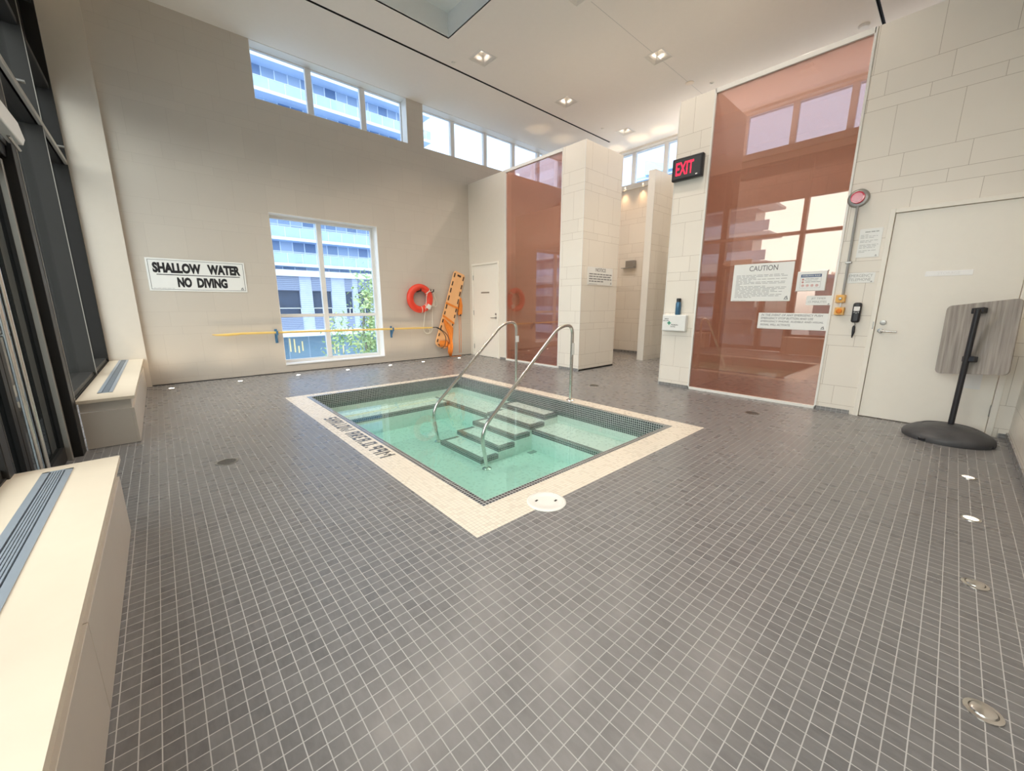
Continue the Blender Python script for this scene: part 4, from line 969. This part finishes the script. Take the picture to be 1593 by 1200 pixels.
# reach pole with crook
yp = YA-0.085
t = thing('rescue_pole', 'long yellow rescue pole across the window on blue brackets', 'rescue pole', (2.6, yp, 0.70))
pz = lambda x: 0.748-0.0095*(x-0.6)
b = B().tube([(0.60, yp, pz(0.6)-0.004), (0.66, yp, pz(0.66)-0.012), (0.80, yp, pz(0.8)-0.014), (1.0, yp, pz(1.0)), (4.50, yp, pz(4.5)), (4.62, yp, pz(4.62))], [0.006, 0.014, 0.022, 0.0185, 0.0185, 0.014], 14); b.build('pole', m_yellow, t)
b = B(); rope(b, [(4.58, yp, 0.713), (4.72, yp, 0.712), (4.84, yp, 0.66), (4.945, yp-0.04, 0.56), (5.0, yp-0.08, 0.43), (5.0, yp-0.10, 0.32)], 0.008)
rope(b, [(4.72, yp, 0.708), (4.84, yp-0.03, 0.63), (4.91, yp-0.07, 0.50), (4.895, yp-0.09, 0.36), (4.845, yp-0.09, 0.265), (4.77, yp-0.08, 0.235)], 0.008)
tag(b.build('crook', m_grey_al, t, smooth=True), 'dark wire rescue crook')
for i, x in enumerate((1.51, 3.66)):
    k = B(); z = pz(x)
    k.box(x-0.022, x+0.022, YA-0.008, YA, z-0.19, z+0.055, 0.003); k.box(x-0.016, x+0.016, yp-0.03, YA-0.008, z-0.045, z-0.0195, 0.003); k.box(x-0.016, x+0.016, yp-0.034, yp-0.021, z-0.045, z+0.03, 0.003)
    k.prism([(YA-0.008, z-0.17), (YA-0.008, z-0.13), (yp, z-0.045), (yp-0.02, z-0.045)], lambda u, v, d: (x+d, u, v), -0.008, 0.008)
    tag(k.build('pole_bracket', m_blue), 'blue pole bracket left of the window' if i == 0 else 'blue pole bracket right of the window', 'bracket', 'blue pole brackets')
# spine board leaning on the wall
t = thing('spine_board', 'orange spine board leaning upright in the far corner', 'spine board', (4.84, YA-0.05, 0.22))
lean = Vector((5.41-4.84, 0, 1.955-0.235)); L = lean.length; ux = lean.normalized(); rx = Vector((ux.z, 0, -ux.x))
def bd(u, v, d): return tuple(Vector((4.84, YA-0.045, 0.235)) + rx*u + ux*v + Vector((0, -1, 0))*d)
def halfw(v):
    f = v/L; return 0.184 - 0.028*f
prof = [0.0, 0.04, 0.10, 0.2, 0.45, 0.7, 1.0, 1.3, 1.6, L-0.05, L-0.015, L]
def wid(v):
    if v < 0.12: return halfw(v)*math.sqrt(max(0.0, 1-((0.12-v)/0.12)**2))*0.55+halfw(v)*0.45
    if v > L-0.05: return halfw(v)-0.035*((v-(L-0.05))/0.05)**2
    return halfw(v)
out_r = [(wid(v), v) for v in prof]; out_l = [(-wid(v), v) for v in prof[::-1]]
B().prism(out_r+out_l, bd, 0.0, 0.040, 0.008).build('board', m_tan, t)
b = B()
def slot(v0, v1, s):
    uo = wid((v0+v1)/2)-0.032; b.prism([(s*uo-0.017, v0), (s*uo+0.017, v0), (s*uo+0.017, v1), (s*uo-0.017, v1)], bd, 0.039, 0.0412)
for (v0, v1) in ((0.10, 0.17), (0.24, 0.31), (0.38, 0.50), (0.57, 0.65), (0.76, 0.84), (0.90, 1.03), (1.10, 1.22), (1.29, 1.40), (1.46, 1.56), (1.66, 1.76)):
    slot(v0, v1, -1); slot(v0, v1, 1)
b.prism([(-0.05, L-0.10), (0.05, L-0.10), (0.05, L-0.055), (-0.05, L-0.055)], bd, 0.039, 0.0412)
b.prism([(-0.12, 0.05), (-0.07, 0.02), (-0.06, 0.04), (-0.10, 0.075)], bd, 0.039, 0.0412)
tag(b.build('hand_slots', mat('slot_brown', (0.10, 0.05, 0.03), 0.7, var=0.1), t), 'dark hand slots')
b = B(); b.prism([(-wid(0.98)-0.01, 1.005), (0.0, 0.995), (wid(0.98)+0.01, 0.985), (wid(0.98)+0.01, 1.03), (0.0, 1.04), (-wid(0.98)-0.01, 1.05)][0:6], bd, 0.043, 0.047)
for k in range(6): pass
b.prism([(-wid(0.7), 0.70), (wid(0.7), 0.615), (wid(0.7), 0.655), (-wid(0.7), 0.75)], bd, 0.043, 0.048)
b.build('strap', m_orange, t)
st = thing('strap_bundle', 'loose orange straps hanging over the spine board', 'strap', (5.0, YA-0.11, 0.0))
b = B()
def cloth(b, rows, y0):
    prev = None
    for z, xa, xb, dy in rows:
        cur = [b.bm.verts.new((xa+(xb-xa)*k/8, y0-dy-0.008*math.sin(k*1.7+z*9), z)) for k in range(9)]
        if prev:
            for k in range(8): b.bm.faces.new((prev[k], prev[k+1], cur[k+1], cur[k]))
        prev = cur
cloth(b, [(0.90, 4.90, 4.93, 0.0), (0.80, 4.91, 5.03, 0.008), (0.68, 4.95, 5.15, 0.012), (0.55, 5.02, 5.14, 0.02), (0.40, 5.03, 5.12, 0.02), (0.25, 4.99, 5.13, 0.02), (0.13, 4.98, 5.12, 0.01), (0.015, 5.04, 5.09, 0.0)], YA-0.105)
m0 = b.build('webbing_sheet', m_orange, st, smooth=True)
md = m0.modifiers.new('thickness', 'SOLIDIFY'); md.thickness = 0.006
b = B(); cloth(b, [(0.40, 4.79, 4.99, 0.0), (0.33, 4.76, 5.0, 0.006), (0.26, 4.80, 4.99, 0.0)], YA-0.105)
m1 = b.build('webbing_roll', m_orange, st, smooth=True); md = m1.modifiers.new('thickness', 'SOLIDIFY'); md.thickness = 0.008
tag(B().tube([(5.10, YA-0.12, 0.006), (5.3, YA-0.10, 0.006), (5.42, YA-0.04, 0.006)], 0.006, 8).build('strap_tail', m_orange, st), 'strap end lying on the floor')
t = thing('strap_bag', 'folded orange strap hanging at the right of the spine board', 'strap', (5.42, YA-0.03, 0.06))
b = B(); b.prism([(5.345, 1.0), (5.40, 0.96), (5.455, 1.0), (5.475, 1.2), (5.445, 1.38), (5.40, 1.40), (5.385, 1.2)], mapY(YA), -0.07, -0.02, 0.012); b.build('folded_strap', m_orange, t)
B().box(5.385, 5.42, YA-0.075, YA-0.03, 0.955, 1.0, 0.006).build('buckle', m_plast, t)
b = B()
for x in (5.375, 5.425): b.tube([(x, YA-0.045, 0.97), (x+0.004, YA-0.035, 0.5), (x-0.003, YA-0.03, 0.07)], 0.005, 6)
b.build('cords', m_orange, t)

# ------------------------------------------------------------------ outside
smesh(B().box(-160, 160, -120, 200, -6.2, -5.7), 'ground', mat('street_paving', (0.45, 0.47, 0.50), 0.8, var=0.15, scale=0.6), 'street level outside', 'ground')
smesh(B().box(-3.6, XL-0.25, YA+0.36, YA+0.6, -5.7, 6.3), 'wall_fin', m_black, 'added dark metal fin blocking sky outside the left glazing', 'wall')  # added fin, blocks the sky so the left glazing looks dark
def pane_mat(name, ax, pw, ph, off, cols, frame):
    m, nt, b = new_mat(name)
    g = N(nt, 'ShaderNodeNewGeometry'); p = N(nt, 'ShaderNodeSeparateXYZ'); nt.links.new(g.outputs['Position'], p.inputs[0])
    l = M(nt, 'MAXIMUM', line1(nt, p.outputs[ax], pw, 0.0, 0.045), line1(nt, p.outputs[2], ph, off, 0.05))
    cb = N(nt, 'ShaderNodeCombineXYZ'); nt.links.new(cell(nt, p.outputs[ax], pw, 0.0), cb.inputs[0]); nt.links.new(cell(nt, p.outputs[2], ph, off), cb.inputs[1])
    wn = N(nt, 'ShaderNodeTexWhiteNoise'); nt.links.new(cb.outputs[0], wn.inputs['Vector'])
    nt.links.new(MIX(nt, l, MIX(nt, wn.outputs['Value'], cols[0], cols[1]), frame), b.inputs['Base Color'])
    b.inputs['Roughness'].default_value = 0.25
    return m
m_pane = pane_mat('tower_panes', 0, 1.25, 1.43, 5.7, ((0.13, 0.22, 0.38), (0.62, 0.74, 0.88)), (0.88, 0.93, 0.98))
m_paneL = pane_mat('side_tower_panes', 1, 1.25, 1.43, 5.7, ((0.16, 0.2, 0.26), (0.4, 0.45, 0.5)), (0.5, 0.5, 0.5))
m_slabw = mat('white_concrete', (0.90, 0.93, 0.95), 0.6, var=0.03, scale=0.5)
m_soffit = mat('blue_grey_concrete', (0.62, 0.74, 0.90), 0.7, var=0.05, scale=0.5)
m_rail = mat('frosted_railing', (0.62, 0.78, 0.92), 0.2, var=0.12, scale=0.9)
_b = m_rail.node_tree.nodes['Principled BSDF']; _b.inputs['Alpha'].default_value = 0.55
def brickwork():
    m, nt, b = new_mat('pale_brick')
    g = N(nt, 'ShaderNodeNewGeometry'); p = N(nt, 'ShaderNodeSeparateXYZ'); nt.links.new(g.outputs['Position'], p.inputs[0])
    l = line1(nt, p.outputs[2], 0.22, 0.0, 0.022)
    ns = N(nt, 'ShaderNodeTexNoise'); ns.inputs['Scale'].default_value = 1.5; nt.links.new(g.outputs['Position'], ns.inputs['Vector'])
    nt.links.new(MIX(nt, l, MIX(nt, ns.outputs[0], (0.48, 0.53, 0.66), (0.66, 0.71, 0.82)), (0.36, 0.40, 0.52)), b.inputs['Base Color'])
    b.inputs['Roughness'].default_value = 0.8
    return m
m_brick = brickwork()
def louvre():
    m, nt, b = new_mat('grey_louvre')
    g = N(nt, 'ShaderNodeNewGeometry'); p = N(nt, 'ShaderNodeSeparateXYZ'); nt.links.new(g.outputs['Position'], p.inputs[0])
    nt.links.new(MIX(nt, line1(nt, p.outputs[2], 0.20, 0.0, 0.04), (0.34, 0.38, 0.48), (0.16, 0.19, 0.27)), b.inputs['Base Color'])
    return m
m_louvre = louvre()
m_dkwin = mat('dark_window', (0.06, 0.08, 0.12), 0.15, var=0.4, scale=0.8)
tw = thing('apartment_tower', 'pale blue apartment tower with stacked balconies outside the far wall', 'building', (8, 55, -5.7))
TXa, TXb = -14.0, 30.2
B().box(TXa, TXb-2.6, 51.7, 66, 5.0, 36).build('window_wall', m_pane, tw)
for k, zk in enumerate((0.0900, 0.1446, 0.2012, 0.2578, 0.3144, 0.3710, 0.4276, 0.4885, 0.549)):
    z = 1.22+50.0*zk
    s = B().box(TXa, TXb, 50.0, 52.5, z-0.28, z, 0.0).build('balcony_slab', m_soffit, tw)
    B().box(TXa, TXb, 49.96, 50.0, z-0.30, z+0.02).build('slab_edge', m_slabw, s)
    if k in (0, 1, 2): pass
    r = B(); r.box(TXa, TXb, 50.06, 50.09, z+0.06, z+1.06); r.box(TXb-0.09, TXb-0.06, 50.09, 52.4, z+0.06, z+1.06); r.build('balcony_glass', m_rail, s)
    p = B()
    x = TXa
    while x <= TXb: p.box(x-0.02, x+0.02, 50.03, 50.07, z, z+1.08); x += 1.5
    p.box(TXa, TXb, 50.03, 50.10, z+1.06, z+1.10); p.box(TXb-0.10, TXb-0.05, 50.1, 52.4, z+1.06, z+1.10); p.box(TXb-0.1, TXb-0.05, 52.3, 52.4, z, z+1.1); p.box(TXb-0.1, TXb-0.05, 51.2, 51.25, z, z+1.1)
    p.build('railing_posts', m_slabw, s)
pd = thing('podium_building', 'brick podium building with dark windows below the tower', 'building', (8, 52, -5.7))
WIN = [(7.6, 12.25), (13.55, 15.65), (17.25, 18.1), (18.8, 20.3), (22.0, 24.0), (26.0, 28.0), (2.5, 6.2), (-2, 1.2)]
b = B().plate((-16, 34), (-2.1, 4.3), [(a, c_, -0.05, 2.75) for a, c_ in WIN], mapY(49.6), 0.0, 0.5); b.build('wall', m_brick, pd)
B().box(-16, 34, 49.2, 60, 4.3, 4.95).build('roof_fascia', m_slabw, pd)
for a, c_ in WIN:
    wv = B().box(a, c_, 49.95, 50.05, -0.05, 2.75).build('window', m_dkwin, pd)
    f = B(); f.box(a, c_, 49.7, 49.74, 0.78, 0.86); f.box((a+c_)/2-0.04, (a+c_)/2+0.04, 49.7, 49.74, -0.05, 0.86); f.box(a, a+0.06, 49.7, 49.74, -0.05, 0.86); f.box(c_-0.06, c_, 49.7, 49.74, -0.05, 0.86); f.build('window_rail', m_slabw, wv)
    B().box(a, c_, 49.52, 49.58, 2.75, 4.3).build('louvre', m_louvre, pd)
    B().box(a, c_, 49.52, 49.58, -1.9, -0.05).build('louvre', m_louvre, pd)
B().box(-16, 34, 46.5, 50.2, -2.15, -1.62).build('canopy', m_slabw, pd)
m_shop = pane_mat('shop_panes', 0, 2.1, 4.2, -6.3, ((0.20, 0.32, 0.40), (0.36, 0.50, 0.58)), (0.48, 0.58, 0.64))
B().box(-16, 34, 49.4, 50.2, -5.7, -2.15).build('shopfront', m_shop, pd)
m_shop_reflection = mat('shop_reflection', (0.8, 0.6, 0.3), 0.5, var=0, emit=(1.0, 0.80, 0.40), es=0.6)  # glowing strips stand in for warm reflection streaks on the shop glass
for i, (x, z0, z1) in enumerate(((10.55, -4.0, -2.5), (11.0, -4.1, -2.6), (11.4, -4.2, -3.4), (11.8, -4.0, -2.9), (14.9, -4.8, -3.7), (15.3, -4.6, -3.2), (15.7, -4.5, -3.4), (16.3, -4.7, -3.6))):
    B().box(x, x+0.13, 49.3, 49.36, z0, z1).build('shop_reflection', m_shop_reflection, pd)
# balcony tower seen mirrored in the copper glass
t2 = thing('balcony_tower', 'grey balcony tower outside beyond the left glazing', 'building', (-45, 30, -5.7))
B().box(-39.5, -36.6, 15.5, 52, -5.7, 34).build('window_wall', m_paneL, t2)
for k in range(13):
    z = -2.9+2.865*k
    s = B().box(-39.5, -35.0, 13.6, 52, z-0.25, z).build('balcony_slab', m_slabw, t2)
    B().box(-35.06, -35.03, 13.7, 52, z+0.05, z+1.05).build('balcony_glass', m_soffit, s)
B().box(-36.2, -30, 12.0, 52, 4.4, 5.2).build('roof_fascia', m_slabw, t2)
t4 = thing('low_building', 'low grey building beyond the left glazing', 'building', (-64, -4, -5.7))
B().box(-70, -60, -40, 14, -5.7, 5.0).build('wall', m_paneL, t4)
B().box(-70.3, -59.7, -40, 14, 5.0, 5.5).build('parapet', m_soffit, t4)
# distant block right of the alcove window
t3 = thing('distant_block', 'pale distant roof seen through the alcove clerestory', 'building', (60, 38, -5.7))
B().box(58, 70, 26, 36.0, -5.7, 20.4).build('wall', m_pane, t3)
B().prism([(27, 20.4), (34.4, 20.4), (34.4, 22.4), (31.5, 21.4), (27, 20.6)], lambda u, v, d: (57.5+d, u, v), 0, 13).build('roof', mat('teal_roof', (0.45, 0.72, 0.76), 0.5, var=0.05), t3)
# tree
t = thing('street_tree', 'yellow-green street tree outside the tall window', 'tree', (6.55, 16.0, -5.7))
b = B().tube([(6.55, 16, -5.7), (6.5, 16, -3.5), (6.35, 16, -1.6), (6.2, 16.1, 0.2), (6.3, 16, 1.4)], [0.13, 0.11, 0.08, 0.05, 0.02], 10)
for an, z, l in ((0.3, -2.4, 1.7), (2.6, -2.0, 1.4), (4.1, -1.6, 1.3), (5.4, -1.2, 1.5), (1.2, -0.6, 1.1), (3.3, -0.3, 1.0)):
    b.tube([(6.42, 16, z), (6.42+0.5*l*math.cos(an), 16+0.5*l*math.sin(an), z+0.45*l), (6.42+l*math.cos(an), 16+l*math.sin(an), z+0.75*l)], [0.04, 0.026, 0.01], 8)
b.build('trunk', mat('bark', (0.30, 0.27, 0.22), 0.8, var=0.2), t)
m_leaf, lnt, lb_ = new_mat('leaves')
gi = N(lnt, 'ShaderNodeNewGeometry'); wn_ = N(lnt, 'ShaderNodeTexNoise'); wn_.inputs['Scale'].default_value = 1.9; lnt.links.new(gi.outputs['Position'], wn_.inputs['Vector'])
lnt.links.new(MIX(lnt, M(lnt, 'MULTIPLY_ADD', wn_.outputs[0], 2.4, -0.7, clamp=True), (0.22, 0.38, 0.16), (0.72, 0.76, 0.34)), lb_.inputs['Base Color']); lb_.inputs['Roughness'].default_value = 0.6
b = B()
blobs = [(6.3+random.gauss(0, 0.75), 16+random.gauss(0, 0.7), -1.2+random.gauss(0, 1.15)) for _ in range(60)] + [(6.75+random.gauss(0, 0.35), 16, 1.3+random.gauss(0, 0.6)) for _ in range(18)] + [(6.9+random.gauss(0, 0.3), 16, -0.2+random.gauss(0, 0.9)) for _ in range(16)] + [(6.3+random.gauss(0, 1.0), 16+random.gauss(0, 0.8), -3.2+random.gauss(0, 0.7)) for _ in range(30)]
for q in blobs:
    for _ in range(42):
        p = Vector(q)+Vector((random.gauss(0, 0.22), random.gauss(0, 0.22), random.gauss(0, 0.2)))
        a = Vector((random.gauss(0, 1), random.gauss(0, 1), random.gauss(0, 1))).normalized(); c2 = a.orthogonal().normalized(); s = random.uniform(0.06, 0.12)
        b.poly([p-a*s, p+c2*s*0.5, p+a*s, p-c2*s*0.5])
tag(b.build('foliage', m_leaf, t), kind='stuff')

# ------------------------------------------------------------------ portals (guide sky light through the openings)
def portal(loc, rot, sx_, sy_):
    l = bpy.data.lights.new('portal', 'AREA'); l.shape = 'RECTANGLE'; l.size = sx_; l.size_y = sy_; l.cycles.is_portal = True
    o = bpy.data.objects.new('portal', l); COL.objects.link(o); o.location = loc; o.rotation_euler = rot
portal((-0.86, 3.7, 2.4), (0, -PI/2, 0), 4.7, 8.3)
portal((2.55, YA+0.34, 1.45), (-PI/2, 0, 0), 1.88, 2.6)
portal((5.7, YA+0.34, 4.86), (-PI/2, 0, 0), 8.2, 0.82)
portal((XD+0.34, 4.0, 4.76), (0, PI/2, 0), 0.92, 7.9)
